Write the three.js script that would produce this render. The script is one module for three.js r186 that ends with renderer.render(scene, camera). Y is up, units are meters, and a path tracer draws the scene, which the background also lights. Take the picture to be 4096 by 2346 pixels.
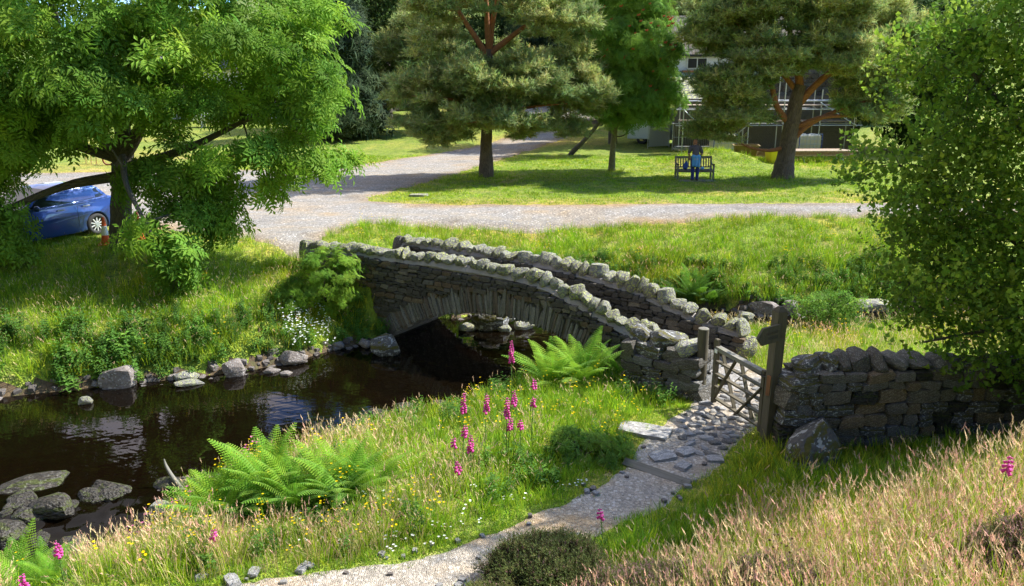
import * as THREE from 'three';
import { Sky } from 'three/addons/objects/Sky.js';
import { mergeGeometries, mergeVertices, toCreasedNormals } from 'three/addons/utils/BufferGeometryUtils.js';
import { MarchingCubes } from 'three/addons/objects/MarchingCubes.js';
import { ConvexGeometry } from 'three/addons/geometries/ConvexGeometry.js';

// ---------------------------------------------------------------- camera, sky, sun, exposure
const scene = new THREE.Scene();
const camera = new THREE.PerspectiveCamera(38.4, 1024 / 586, 0.1, 3000);
camera.position.set(0, 4.8, 0);
camera.rotation.set(-15.5 * Math.PI / 180, 0, 0);
const SUN = new THREE.Vector3(0.66, 0.72, -0.21).normalize();
const sky = new Sky();
sky.name = 'sky';
sky.userData = { kind: 'structure', label: 'blue summer sky with scattered white clouds', category: 'sky' };
sky.scale.setScalar(2000);
Object.assign(sky.material.uniforms.sunPosition.value, { x: SUN.x, y: SUN.y, z: SUN.z });
const skySet = { turbidity: 5, rayleigh: 0.8, mieCoefficient: 0.004, mieDirectionalG: 0.75, cloudCoverage: 0.56, cloudDensity: 0.7, cloudScale: 0.00022, cloudElevation: 0.5 };
for (const k in skySet) if (sky.material.uniforms[k]) sky.material.uniforms[k].value = skySet[k];
scene.add(sky);
scene.environmentIntensity = 0.22;
const sun = new THREE.DirectionalLight(new THREE.Color(1, 0.95, 0.84), 5.0);
sun.position.copy(SUN).multiplyScalar(120).add(new THREE.Vector3(0, 0, -25));
sun.target.position.set(0, 0, -25);
sun.castShadow = true;
sun.shadow.radius = 1;
sun.shadow.mapSize.set(4096, 4096);
Object.assign(sun.shadow.camera, { left: -60, right: 60, top: 60, bottom: -60, near: 1, far: 300 });
scene.add(sun, sun.target);
const renderer = new THREE.WebGLRenderer({ antialias: true });
renderer.toneMapping = THREE.LinearToneMapping;
renderer.toneMappingExposure = 2.2;
renderer.shadowMap.enabled = true;

// ---------------------------------------------------------------- small tools
const { min, max, abs, sin, cos, sqrt, floor, PI, hypot, pow, atan2 } = Math;
const lerp = (a, b, t) => a + (b - a) * t, clamp = (x, a = 0, b = 1) => min(b, max(a, x));
const sstep = (a, b, x) => { const t = clamp((x - a) / (b - a)); return t * t * (3 - 2 * t); };
function RNG(seed) {
  let a = (seed * 2654435761) >>> 0;
  const r = () => { a = (a + 0x6d2b79f5) | 0; let t = Math.imul(a ^ (a >>> 15), 1 | a); t = (t + Math.imul(t ^ (t >>> 7), 61 | t)) ^ t; return ((t ^ (t >>> 14)) >>> 0) / 4294967296; };
  r.u = (lo, hi) => lo + (hi - lo) * r();
  r.n = () => (r() + r() + r() + r() - 2) * 0.87 * 1.0;
  r.pick = (l) => l[floor(r() * l.length)];
  return r;
}
const h2 = (x, y) => { let n = (Math.imul(x, 374761393) + Math.imul(y, 668265263)) | 0; n = Math.imul(n ^ (n >>> 13), 1274126177); return ((n ^ (n >>> 16)) >>> 0) / 4294967296; };
function vn(x, y, per = 0) {   // value noise 0..1, with period per
  const xi = floor(x), yi = floor(y), fx = x - xi, fy = y - yi, u = fx * fx * (3 - 2 * fx), v = fy * fy * (3 - 2 * fy);
  const w = per ? (a) => ((a % per) + per) % per : (a) => a;
  return lerp(lerp(h2(w(xi), w(yi)), h2(w(xi + 1), w(yi)), u), lerp(h2(w(xi), w(yi + 1)), h2(w(xi + 1), w(yi + 1)), u), v);
}
const fbm = (x, y, o = 4, per = 0) => { let s = 0, a = 0.5, t = 0; for (let i = 0; i < o; i++) { s += a * vn(x + i * 17 * (per ? 0 : 1), y, per); t += a; x *= 2; y *= 2; per *= 2; a *= 0.5; } return s / t; };
const h3 = (x, y, z) => h2(x + z * 57, y + z * 131);
function vn3(x, y, z) {
  const xi = floor(x), yi = floor(y), zi = floor(z), s = (t) => t * t * (3 - 2 * t), u = s(x - xi), v = s(y - yi), w = s(z - zi), g = (a, b, c) => h3(xi + a, yi + b, zi + c);
  return lerp(lerp(lerp(g(0, 0, 0), g(1, 0, 0), u), lerp(g(0, 1, 0), g(1, 1, 0), u), v), lerp(lerp(g(0, 0, 1), g(1, 0, 1), u), lerp(g(0, 1, 1), g(1, 1, 1), u), v), w);
}
const V = (x, y, f) => new THREE.Vector3(x, y, -f);   // f: metres in front of the camera's foot
const RGB = (r, g, b) => new THREE.Color().setRGB(r, g, b);
const taken = new Map();
const numbered = (name) => { const n = taken.get(name) ?? 0; taken.set(name, n + 1); return n ? name + '_' + String(n).padStart(3, '0') : name; };
const shade = (o) => { o.castShadow = true; o.receiveShadow = true; return o; };
function tag(o, label, category, group, kind) {
  Object.assign(o.userData, { label, category });
  if (group) o.userData.group = group;
  if (kind) o.userData.kind = kind;
  return o;
}
function thing(name, label, category, pos = [0, 0, 0], turn = 0, group, kind) {
  const o = new THREE.Group(); o.name = numbered(name); o.position.copy(V(...pos)); o.rotation.y = turn; scene.add(o);
  return tag(o, label, category, group, kind);
}
function part(name, geo, mat, parent, pos, rot, scale) {
  const m = shade(new THREE.Mesh(geo, mat)); m.name = name;
  if (pos) m.position.set(...pos);
  if (rot) m.rotation.set(...rot);
  if (scale) (typeof scale === 'number' ? m.scale.setScalar(scale) : m.scale.set(...scale));
  (parent ?? scene).add(m); return m;
}
const top = (name, geo, mat, label, category, group, kind) => tag(part(numbered(name), geo, mat), label, category, group, kind);
function bufGeo(pos, idx, col, uv) {
  const g = new THREE.BufferGeometry();
  g.setAttribute('position', new THREE.Float32BufferAttribute(pos, 3));
  if (col) g.setAttribute('color', new THREE.Float32BufferAttribute(col, 3));
  if (uv) g.setAttribute('uv', new THREE.Float32BufferAttribute(uv, 2));
  if (idx) g.setIndex(idx);
  g.computeVertexNormals();
  return g;
}
const box = (w, h, d, x = 0, y = 0, z = 0) => new THREE.BoxGeometry(w, h, d).translate(x, y, z);
function bbox(w, h, d, b = 0.01) {   // box with bevelled edges, base at y = 0
  const s = new THREE.Shape(); s.moveTo(-w / 2 + b, -d / 2 + b); s.lineTo(w / 2 - b, -d / 2 + b); s.lineTo(w / 2 - b, d / 2 - b); s.lineTo(-w / 2 + b, d / 2 - b); s.closePath();
  return boxUV(new THREE.ExtrudeGeometry(s, { depth: h - 2 * b, bevelEnabled: true, bevelThickness: b, bevelSize: b, bevelSegments: 1 }).rotateX(-PI / 2).translate(0, b, 0));
}
function boxUV(g, k = 1) {   // uv in metres, projected along the nearest axis
  g = g.index ? g.toNonIndexed() : g;
  const p = g.attributes.position, uv = new Float32Array(p.count * 2), a = new THREE.Vector3(), b = new THREE.Vector3(), c = new THREE.Vector3();
  for (let i = 0; i < p.count; i += 3) {
    a.fromBufferAttribute(p, i); b.fromBufferAttribute(p, i + 1).sub(a); c.fromBufferAttribute(p, i + 2).sub(a); b.cross(c);
    const ax = abs(b.x), ay = abs(b.y), az = abs(b.z);
    for (let j = 0; j < 3; j++) {
      const x = p.getX(i + j), y = p.getY(i + j), z = p.getZ(i + j);
      const q = ay >= ax && ay >= az ? [x, z] : ax >= az ? [z, y] : [x, y];
      uv[(i + j) * 2] = q[0] * k; uv[(i + j) * 2 + 1] = q[1] * k;
    }
  }
  g.setAttribute('uv', new THREE.BufferAttribute(uv, 2));
  return g;
}
function bar(a, b, w, h = w) {   // box beam from a to b
  const A = new THREE.Vector3(...a), B = new THREE.Vector3(...b), L = A.distanceTo(B), d = B.clone().sub(A).normalize();
  const g = bbox(w, L, h, min(w, h) * 0.12);
  return g.applyQuaternion(new THREE.Quaternion().setFromUnitVectors(new THREE.Vector3(0, 1, 0), d)).translate(A.x, A.y, A.z);
}
function rod(a, b, r, r2 = r, n = 7) {
  const A = new THREE.Vector3(...a), B = new THREE.Vector3(...b), L = A.distanceTo(B), d = B.clone().sub(A).normalize();
  return new THREE.CylinderGeometry(r2, r, L, n).translate(0, L / 2, 0).applyQuaternion(new THREE.Quaternion().setFromUnitVectors(new THREE.Vector3(0, 1, 0), d)).translate(A.x, A.y, A.z);
}
function tube(pts, n = 7, sub = 4, rough = 0) {   // pts: [Vector3, radius]; Catmull-Rom in between
  const curve = new THREE.CatmullRomCurve3(pts.map((p) => p[0]), false, 'centripetal'), N = (pts.length - 1) * sub, pos = [], idx = [], uv = [];
  const T = new THREE.Vector3(), u = new THREE.Vector3(), w = new THREE.Vector3(), ref = new THREE.Vector3(0.31, 0.11, 0.95); let len = 0, last;
  for (let i = 0; i <= N; i++) {
    const t = i / N, k = min(pts.length - 2, floor(t * (pts.length - 1))), fr = t * (pts.length - 1) - k, r = lerp(pts[k][1], pts[k + 1][1], fr), c = curve.getPoint(t);
    curve.getTangent(t, T); u.crossVectors(T, ref).normalize(); w.crossVectors(u, T).normalize();
    len += last ? c.distanceTo(last) : 0; last = c;
    for (let j = 0; j <= n; j++) {
      const a = (j / n) * 2 * PI, jj = j % n, q = r * (1 + rough * (vn3(jj * 1.7 + 3, len * 3, r * 40) - 0.5) * 2);
      pos.push(c.x + (u.x * cos(a) + w.x * sin(a)) * q, c.y + (u.y * cos(a) + w.y * sin(a)) * q, c.z + (u.z * cos(a) + w.z * sin(a)) * q);
      uv.push((j / n) * max(0.2, 2 * PI * pts[0][1]), len);
      if (i < N && j < n) { const o = i * (n + 1) + j; idx.push(o, o + n + 1, o + 1, o + 1, o + n + 1, o + n + 2); }
    }
  }
  return bufGeo(pos, idx, null, uv);
}
const strip = (g) => { g = g.index ? g.toNonIndexed() : g; for (const k of Object.keys(g.attributes)) if (!['position', 'normal', 'uv'].includes(k)) g.deleteAttribute(k); if (!g.attributes.uv) boxUV(g); return g; };
const join = (list) => mergeGeometries(list.map(strip));

// ---------------------------------------------------------------- textures: what surfaces are made of
function tex(n, fn, srgb = true) {
  const d = new Uint8Array(n * n * 4);
  for (let y = 0; y < n; y++) for (let x = 0; x < n; x++) {
    const c = fn(x / n, y / n), o = (y * n + x) * 4;
    for (let k = 0; k < 3; k++) { const v = clamp(c[k]); d[o + k] = 255 * (srgb ? (v <= 0.0031308 ? v * 12.92 : 1.055 * pow(v, 1 / 2.4) - 0.055) : v); }
    d[o + 3] = 255;
  }
  const t = new THREE.DataTexture(d, n, n); t.wrapS = t.wrapT = THREE.RepeatWrapping; t.magFilter = THREE.LinearFilter; t.minFilter = THREE.LinearMipmapLinearFilter; t.generateMipmaps = true;
  if (srgb) t.colorSpace = THREE.SRGBColorSpace;
  t.needsUpdate = true; return t;
}
const rep = (t, k, l = k) => { const c = t.clone(); c.repeat.set(k, l); c.needsUpdate = true; return c; };
const mix3 = (a, b, t) => [lerp(a[0], b[0], t), lerp(a[1], b[1], t), lerp(a[2], b[2], t)];
const worley = (x, y, per) => {   // distance to the nearest point and its id
  const xi = floor(x), yi = floor(y); let d1 = 9, d2 = 9, id = 0;
  for (let a = -1; a <= 1; a++) for (let b = -1; b <= 1; b++) {
    const cx = ((xi + a) % per + per) % per, cy = ((yi + b) % per + per) % per, dx = xi + a + h2(cx, cy + 91) - x, dy = yi + b + h2(cx + 37, cy) - y, d = hypot(dx, dy);
    if (d < d1) { d2 = d1; d1 = d; id = h2(cx + 5, cy + 11); } else if (d < d2) d2 = d;
  }
  return [d1, d2, id];
};
const stoneMap = (base, lich, share, moss, mshare) => tex(256, (u, v) => {
  const a = fbm(u * 6, v * 6, 5, 6), b = fbm(u * 24 + 3, v * 24, 3, 24), l = fbm(u * 8 + 40, v * 8 + 9, 4, 8), m = fbm(u * 5 + 11, v * 5 + 70, 4, 5), s = worley(u * 14, v * 14, 14);
  let c = base.map((q) => q * (0.55 + 0.6 * a + 0.35 * (b - 0.5)));
  c = mix3(c, [0.09, 0.075, 0.06], sstep(0.58, 0.72, fbm(u * 10 + 7, v * 10 + 33, 3, 10)) * 0.55);
  c = mix3(c, lich, sstep(1 - share, 1 - share + 0.09, l + 0.12 * (b - 0.5)) * 0.9);
  if (s[2] > 0.8 && base[0] > 0.09) c = mix3(c, [0.5, 0.5, 0.47], sstep(0.34, 0.22, s[0]) * 0.6);
  return mix3(c, moss, sstep(1 - mshare, 1 - mshare + 0.1, m + 0.1 * (b - 0.5)));
});
const noiseMap = (k, o, p = 1) => tex(256, (u, v) => { const a = pow(fbm(u * k, v * k, o, k), p); return [a, a, a]; }, false);
const T = {
  stoneBump: noiseMap(10, 5), fineBump: noiseMap(40, 3),
  cope: stoneMap([0.25, 0.235, 0.205], [0.45, 0.48, 0.13], 0.5, [0.10, 0.085, 0.025], 0.3),
  copePale: stoneMap([0.32, 0.305, 0.275], [0.48, 0.5, 0.2], 0.48, [0.12, 0.10, 0.03], 0.24),
  wall: stoneMap([0.095, 0.083, 0.066], [0.17, 0.16, 0.14], 0.36, [0.07, 0.05, 0.02], 0.32),
  wallWarm: stoneMap([0.13, 0.10, 0.07], [0.2, 0.19, 0.15], 0.36, [0.08, 0.08, 0.025], 0.3),
  slate: stoneMap([0.145, 0.14, 0.132], [0.26, 0.25, 0.235], 0.4, [0.14, 0.09, 0.05], 0.3),
  mossy: stoneMap([0.10, 0.095, 0.088], [0.36, 0.36, 0.34], 0.42, [0.085, 0.075, 0.012], 0.47),
  cobble: stoneMap([0.31, 0.3, 0.29], [0.4, 0.385, 0.36], 0.42, [0.2, 0.17, 0.1], 0.22),
  river: stoneMap([0.21, 0.175, 0.155], [0.33, 0.3, 0.27], 0.36, [0.09, 0.085, 0.02], 0.28),
  wet: stoneMap([0.04, 0.033, 0.024], [0.07, 0.06, 0.04], 0.36, [0.05, 0.058, 0.01], 0.46),
  bark: tex(256, (u, v) => { const r = fbm(u * 14, v * 3, 4, 1 * 14), k = fbm(u * 20, v * 20, 3, 20), q = pow(abs(r - 0.5) * 2, 0.6); const c = 0.55 + q * 0.6 + 0.4 * (k - 0.5); return [c, c, c]; }),
  barkBump: tex(256, (u, v) => { const r = fbm(u * 14, v * 3, 4, 14), q = pow(abs(r - 0.5) * 2, 0.5); return [q, q, q]; }, false),
  wood: tex(256, (u, v) => { const g = fbm(u * 40, v * 2, 4, 40), k = fbm(u * 6, v * 6, 3, 6), c = 0.6 + 0.55 * g + 0.3 * (k - 0.5); return mix3([c, c, c * 0.98], [0.62, 0.78, 0.34], sstep(0.55, 0.75, k) * 0.55); }),
  woodBump: tex(256, (u, v) => { const g = fbm(u * 40, v * 2, 4, 40); return [g, g, g]; }, false),
  gravel: tex(512, (u, v) => {
    const w = worley(u * 60, v * 60, 60), w2 = worley(u * 26 + 5, v * 26, 26), f = fbm(u * 5, v * 5, 4, 5), e = sstep(0.02, 0.22, w[1] - w[0]), b = 0.72 + 0.5 * (w[2] - 0.5);
    let c = [0.43 * b, 0.395 * b, 0.36 * b].map((q) => q * lerp(0.62, 1, e));
    if (w2[2] > 0.6) c = mix3(c, w2[2] > 0.8 ? [0.52, 0.5, 0.475] : [0.27, 0.255, 0.24], sstep(0.4, 0.3, w2[0]) * 0.8);
    return mix3(c, [0.36, 0.30, 0.22], sstep(0.5, 0.75, f) * 0.45);
  }),
  gravelPale: tex(512, (u, v) => {
    const w = worley(u * 48, v * 48, 48), w2 = worley(u * 20 + 5, v * 20, 20), f = fbm(u * 5, v * 5, 4, 5), b = 0.72 + 0.55 * (w[2] - 0.5), e = sstep(0.02, 0.22, w[1] - w[0]);
    let c = mix3([0.36, 0.32, 0.26], [0.58 * b, 0.53 * b, 0.47 * b], e);
    if (w2[2] > 0.7) c = mix3(c, [0.64, 0.61, 0.57], sstep(0.36, 0.26, w2[0]) * 0.8);
    return mix3(c, [0.42, 0.34, 0.24], sstep(0.52, 0.75, f) * 0.5);
  }),
  gravelBump: tex(512, (u, v) => { const w = worley(u * 60, v * 60, 60), w2 = worley(u * 26 + 5, v * 26, 26), a = sstep(0, 0.35, w[1] - w[0]) * (0.3 + 0.4 * w[2]) + (w2[2] > 0.6 ? sstep(0.42, 0.2, w2[0]) * 0.4 : 0); return [a, a, a]; }, false),
  ground: tex(512, (u, v) => {
    const a = fbm(u * 40, v * 40, 4, 40), b = fbm(u * 6, v * 6, 4, 6), d = fbm(u * 110, v * 110, 2, 110);
    let c = mix3([0.11, 0.175, 0.015], [0.25, 0.32, 0.025], sstep(0.3, 0.7, a));
    c = mix3(c, [0.36, 0.31, 0.11], sstep(0.56, 0.78, b * 0.6 + d * 0.4) * 0.8);
    return c.map((q) => q * (0.72 + 0.56 * d));
  }),
  groundBump: noiseMap(64, 3),
  bed: tex(512, (u, v) => {
    const w = worley(u * 22, v * 22, 22), f = fbm(u * 8, v * 8, 4, 8), e = sstep(0.03, 0.2, w[1] - w[0]);
    return mix3([0.05, 0.032, 0.014], mix3([0.13, 0.085, 0.04], [0.075, 0.075, 0.02], w[2] > 0.6 ? 0.8 : 0), e * (0.35 + 0.65 * f));
  }),
};
T.ripple = tex(512, (u, v) => { let s = 0; const A = [[3, 9, 0.5, 1], [5, 13, 0.4, 2.1], [-4, 16, 0.35, 0.3], [9, 23, 0.25, 4], [-11, 29, 0.2, 2], [15, 37, 0.14, 5], [-19, 31, 0.14, 1.2], [27, 53, 0.08, 3.3]]; const wx = 0.03 * fbm(u * 6, v * 6, 3, 6); for (const [a, b, k, p] of A) s += k * sin(2 * PI * (a * u + b * v) + p + 40 * wx); s = 0.5 + s * 0.22; return [s, s, s]; }, false);

const std = (color, o = {}) => new THREE.MeshStandardMaterial({ color, roughness: 0.9, ...o });
const leafy = (r, g, b, t = 0.42) => new THREE.MeshPhysicalMaterial({ color: RGB(r, g, b), roughness: 0.92, transmission: t, thickness: 0, side: THREE.DoubleSide, specularIntensity: 0.18 });
const rock = (map, k, bump = 0.02, o = {}) => std(0xffffff, { map: rep(map, k), bumpMap: rep(T.stoneBump, k), bumpScale: bump, roughness: 0.92, ...o });
const M = {
  cope: rock(T.cope, 2.2, 0.05), copePale: rock(T.copePale, 2.4, 0.05), wall: rock(T.wall, 2.2), wallWarm: rock(T.wallWarm, 2.4), slate: rock(T.slate, 2.3), mossy: rock(T.mossy, 1.5, 0.03),
  river: rock(T.river, 1.2), wet: rock(T.wet, 1.3, 0.07, { roughness: 0.5 }), cobble: rock(T.cobble, 1.6, 0.012),
  mortar: std(RGB(0.33, 0.295, 0.265), { bumpMap: rep(T.fineBump, 2), bumpScale: 0.02 }), rubble: std(RGB(0.15, 0.132, 0.11), { roughness: 1, bumpMap: rep(T.stoneBump, 3), bumpScale: 0.03 }),
  wood: std(RGB(0.115, 0.095, 0.062), { map: rep(T.wood, 2, 1), bumpMap: rep(T.woodBump, 2, 1), bumpScale: 0.006 }),
  woodGrey: std(RGB(0.21, 0.195, 0.165), { map: rep(T.wood, 2, 1), bumpMap: rep(T.woodBump, 2, 1), bumpScale: 0.004 }),
  woodRaw: std(RGB(0.30, 0.13, 0.06), { map: rep(T.wood, 2, 1) }),
  plank: std(RGB(0.30, 0.20, 0.14), { map: rep(T.wood, 1, 1) }), plankPale: std(RGB(0.40, 0.31, 0.24), { map: rep(T.wood, 1, 1) }),
  barkAsh: std(RGB(0.12, 0.105, 0.08), { map: rep(T.bark, 1.6), bumpMap: rep(T.barkBump, 1.6), bumpScale: 0.03 }),
  barkPine: std(RGB(0.19, 0.135, 0.10), { map: rep(T.bark, 1.2), bumpMap: rep(T.barkBump, 1.2), bumpScale: 0.05 }),
  barkRed: std(RGB(0.34, 0.135, 0.055), { map: rep(T.bark, 1.8), bumpMap: rep(T.barkBump, 1.8), bumpScale: 0.015 }),
  barkLichen: std(RGB(0.22, 0.20, 0.10), { map: rep(T.bark, 1.6), bumpMap: rep(T.barkBump, 1.6), bumpScale: 0.02 }),
  twig: std(RGB(0.13, 0.10, 0.07)), steel: std(RGB(0.52, 0.53, 0.55), { metalness: 0.75, roughness: 0.42 }), white: std(RGB(0.78, 0.77, 0.74), { roughness: 0.6 }),
  black: std(RGB(0.015, 0.015, 0.017), { roughness: 0.5 }), rubber: std(RGB(0.03, 0.03, 0.031), { roughness: 0.85 }), iron: std(RGB(0.05, 0.048, 0.045), { roughness: 0.5, metalness: 0.6 }),
  yellow: std(RGB(0.72, 0.62, 0.03), { roughness: 0.5 }), rust: std(RGB(0.30, 0.07, 0.035), { roughness: 0.75 }),
};
// face stones differ from one another: browner, greyer, paler
M.faces = [[1.25, 1.2, 1.1], [1.9, 1.55, 1.1], [1.0, 0.95, 0.9], [2.3, 2.2, 2.0], [1.5, 1.15, 0.8], [1.5, 1.5, 1.5], [0.8, 0.8, 0.75]].map((c) => { const m = M.wall.clone(); m.color = RGB(...c); return m; });
M.ringStones = [[1.5, 1.45, 1.35], [1.15, 1.1, 1.0], [1.9, 1.85, 1.7], [1.3, 1.05, 0.85]].map((c) => { const m = M.slate.clone(); m.color = RGB(...c); return m; });

// ---------------------------------------------------------------- the lie of the land (x to the right, f forward, y up; the road is y = 0)
const FAR_BANK = [[-40, 2], [-26, 6], [-20, 10], [-16, 12.8], [-13, 14.5], [-10.27, 15.7], [-8.5, 16.24], [-6.79, 16.81], [-5.87, 17.17], [-4.68, 18.06], [-3.55, 18.96], [-2.72, 19.3], [-1.8, 20.6], [-0.4, 22], [1.5, 22.7], [3.5, 22.4], [5.33, 21.95], [6.18, 21.5], [7.04, 21.45], [9.07, 21.95], [10.24, 22.2], [14, 22.9], [40, 27]];
const NEAR_BANK = [[-40, -8], [-18, 0.5], [-13, 5.6], [-9, 8.8], [-6.1, 10.4], [-5.4, 10.8], [-5.2, 11.6], [-5.2, 12.1], [-3.87, 12.9], [-3.03, 14.0], [-1.31, 14.9], [-0.59, 15.8], [0.4, 16.5], [1.6, 16.9], [2.3, 17.6], [3.2, 19.0], [4.5, 20.0], [6.05, 20.15], [7.27, 19.9], [9.48, 20.5], [14, 20.7], [40, 24]];
function sd(poly, x, f) {   // signed distance, positive to the left of the line (further away)
  let best = 1e9, s = 1;
  for (let i = 0; i < poly.length - 1; i++) {
    const [ax, af] = poly[i], [bx, bf] = poly[i + 1], dx = bx - ax, df = bf - af, t = clamp(((x - ax) * dx + (f - af) * df) / (dx * dx + df * df)), d = hypot(x - ax - t * dx, f - af - t * df);
    if (d < best - 1e-9) { best = d; s = dx * (f - af) - df * (x - ax) >= 0 ? 1 : -1; }
  }
  return best * s;
}
const capsule = (poly, x, f) => { let b = 1e9; for (let i = 0; i < poly.length - 1; i++) { const [ax, af, ar] = poly[i], [bx, bf, br] = poly[i + 1], dx = bx - ax, df = bf - af, t = clamp(((x - ax) * dx + (f - af) * df) / (dx * dx + df * df)); b = min(b, hypot(x - ax - t * dx, f - af - t * df) - lerp(ar, br, t)); } return -b; };
function inPoly(poly, x, f) {   // positive inside, distance to the outline
  let b = 1e9, inside = false;
  for (let i = 0, j = poly.length - 1; i < poly.length; j = i++) {
    const [ax, af] = poly[j], [bx, bf] = poly[i], dx = bx - ax, df = bf - af, t = clamp(((x - ax) * dx + (f - af) * df) / (dx * dx + df * df));
    b = min(b, hypot(x - ax - t * dx, f - af - t * df));
    if ((af > f) !== (bf > f) && x < (dx * (f - af)) / df + ax) inside = !inside;
  }
  return inside ? b : -b;
}
const weir = (x, f) => { const t = ((x + 5.2) * 0.28 + (f - 12.1) * -0.96); return x < -3.9 && f < 14 ? t + 0.25 * (vn(x * 1.3, f * 1.3) - 0.5) : -1; };   // metres below the weir
const waterLevel = (x, f) => { const t = weir(x, f); return -1.75 - 0.36 * sstep(0, 1.7, t) - max(0, t - 1.7) * 0.05; };
const ROAD = [[-70, 28], [-40, 27], [-20, 25.8], [-11.5, 25.2], [-10.3, 24.2], [-7.6, 23.1], [-5.6, 21.9], [-4.7, 22.2], [-4.9, 22.9], [-5.3, 23.7], [-4.85, 24.9], [-3.36, 25.55], [0.36, 25.85], [4.18, 26.25], [8.1, 26.7], [11.6, 27], [24, 28.5], [60, 33], [60, 36], [24, 30.8], [12.4, 28.95], [6, 28.85], [0.4, 28.55], [-3.4, 28.8], [-5.1, 29.6], [-5.3, 30.3], [-3.6, 33.9], [-1.35, 40], [2.94, 52.3], [6, 62], [8, 76], [2, 90], [-3, 90], [-3.5, 70], [1.0, 56.5], [-2.1, 48.5], [-5.5, 42.5], [-8.3, 38.4], [-15.3, 37.8], [-30, 36], [-70, 37]];
const PATHLINE = [[5.0, 15.6, 0.62], [4.35, 14.6, 0.6], [3.65, 13.6, 0.64], [2.85, 12.5, 0.64], [2.2, 11.4, 0.46], [1.55, 10.65, 0.42], [0.47, 9.75, 0.42], [-0.63, 9.08, 0.38], [-1.5, 8.65, 0.42], [-3.2, 8.3, 0.42], [-7, 7.6, 0.5]];
const wob = (x, f, k = 0.12) => k * (fbm(x * 1.7 + 9, f * 1.7, 3) - 0.5) * 2;
const onRoad = (x, f) => inPoly(ROAD, x, f) + wob(x, f, 0.3);
const onPath = (x, f) => capsule(PATHLINE, x, f) + wob(x, f, 0.14);
// the bridge: A is the outer left foot of its nearer parapet; s runs along it to the right, t across it, away from the camera
const BA = [-5.26, 21.07], BD = [0.834, -0.552], BN = [0.552, 0.834];
const bs = (x, f) => (x - BA[0]) * BD[0] + (f - BA[1]) * BD[1], bt = (x, f) => (x - BA[0]) * BN[0] + (f - BA[1]) * BN[1];
const curve = (pts) => (s) => { if (s <= pts[0][0]) return pts[0][1]; for (let i = 0; i < pts.length - 1; i++) if (s <= pts[i + 1][0]) { const t = (s - pts[i][0]) / (pts[i + 1][0] - pts[i][0]); return lerp(pts[i][1], pts[i + 1][1], t * t * (3 - 2 * t) * 0.4 + t * 0.6); } return pts.at(-1)[1]; };
const deckY = curve([[-1.5, 0], [0.5, -0.03], [3, -0.06], [5, -0.08], [6.3, -0.14], [7.4, -0.34], [8.4, -0.66], [9.4, -0.95], [10.4, -1.12], [11.4, -1.2]]);
const ARCH = { s: 6.05, half: 3.5, top: -0.64, R: 5.7 };
function baseH(x, f) {
  const dF = sd(FAR_BANK, x, f), dN = -sd(NEAR_BANK, x, f), n = fbm(x * 0.6 + 31, f * 0.6, 4) - 0.5, fine = fbm(x * 2.3, f * 2.3, 3) - 0.5, wl = waterLevel(x, f);
  let h;
  if (dF > 0 && dF >= dN) {
    const d = dF + 0.5 * n;
    h = wl - 0.05 + 0.62 * sstep(-0.1, 0.75, d) + 0.33 * sstep(0.5, 1.6, d); h = lerp(h, 0, sstep(0.9, 5.6, d) * 0.55 + 0.45 * clamp((d - 0.9) / 4.2));
    h += 0.10 * n * sstep(0, 1.5, d) * (onRoad(x, f) > -0.6 ? 0.2 : 1);
  } else if (dN > 0) {
    const d = dN + 0.4 * n;
    h = wl - 0.06 + 0.34 * sstep(-0.1, 0.7, d) + (-1.2 - wl - 0.28) * sstep(0.5, 2.0, d);
    const w = (x - 2.1) * 0.657 - (f - 11.5) * 0.753, up = min(9 + 0.15 * max(0, min(w, 60) - 9), max(0, w - 1.6));
    h += (0.4 * up + 0.012 * up * up) * sstep(0, 1.2, up) * (1 - 0.72 * sstep(2.5, 4.5, x) * sstep(8.6, 12.4, f)) + 0.10 * n;
    h -= 0.12 * sstep(4.6, 6, x) * sstep(13.2, 14, f);
  } else {
    const d = min(-dF, -dN);
    h = wl - 0.06 - 0.42 * sstep(0, 1.6, d) + 0.14 * fine + 0.16 * n;
  }
  h += 0.05 * fine;
  if (f > 42) h += 0.025 * (f - 42) * sstep(42, 60, f) * (onRoad(x, f) > -1 ? 0.6 : 1);
  h += 0.75 * Math.exp(-((x - 9.6) ** 2) / 4.5 - ((f - 39.6) ** 2) / 1.8);   // the grassy hump behind the bench
  if (f > 95) { const r = hypot(x, f); h += 95 * sstep(100, 420, r) * sstep(-0.62, 0.45, x / r + 0.06 * (fbm(x * 0.01, f * 0.01, 3) - 0.5)) + 5 * (fbm(x * 0.02, f * 0.02, 4) - 0.4) * sstep(100, 160, r); }
  if (f < -4) h += 0.42 * (-4 - f);
  return h;
}
function groundH(x, f) {
  let h = baseH(x, f);
  const s = bs(x, f), t = bt(x, f);
  if (s > -1 && s < 11.6 && t > -0.5 && t < 2.5) {   // earth under the bridge ends; a free channel under the arch
    const under = sstep(ARCH.half + 0.3, ARCH.half - 0.3, abs(s - ARCH.s)), mid = sstep(-0.45, 0.25, t) * sstep(2.4, 1.7, t);
    h = lerp(h, min(h, -1.95), under * mid);
    const want = deckY(s) - 0.12; h = lerp(h, under > 0.02 ? h : want, mid * sstep(-1, 0.4, s));
  }
  return h;
}
const H0 = groundH;
const H = (x, f) => { let h = groundH(x, f); h -= 0.07 * sstep(-0.05, 0.3, onRoad(x, f)) + 0.07 * sstep(-0.05, 0.25, onPath(x, f)); return h; };

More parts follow.
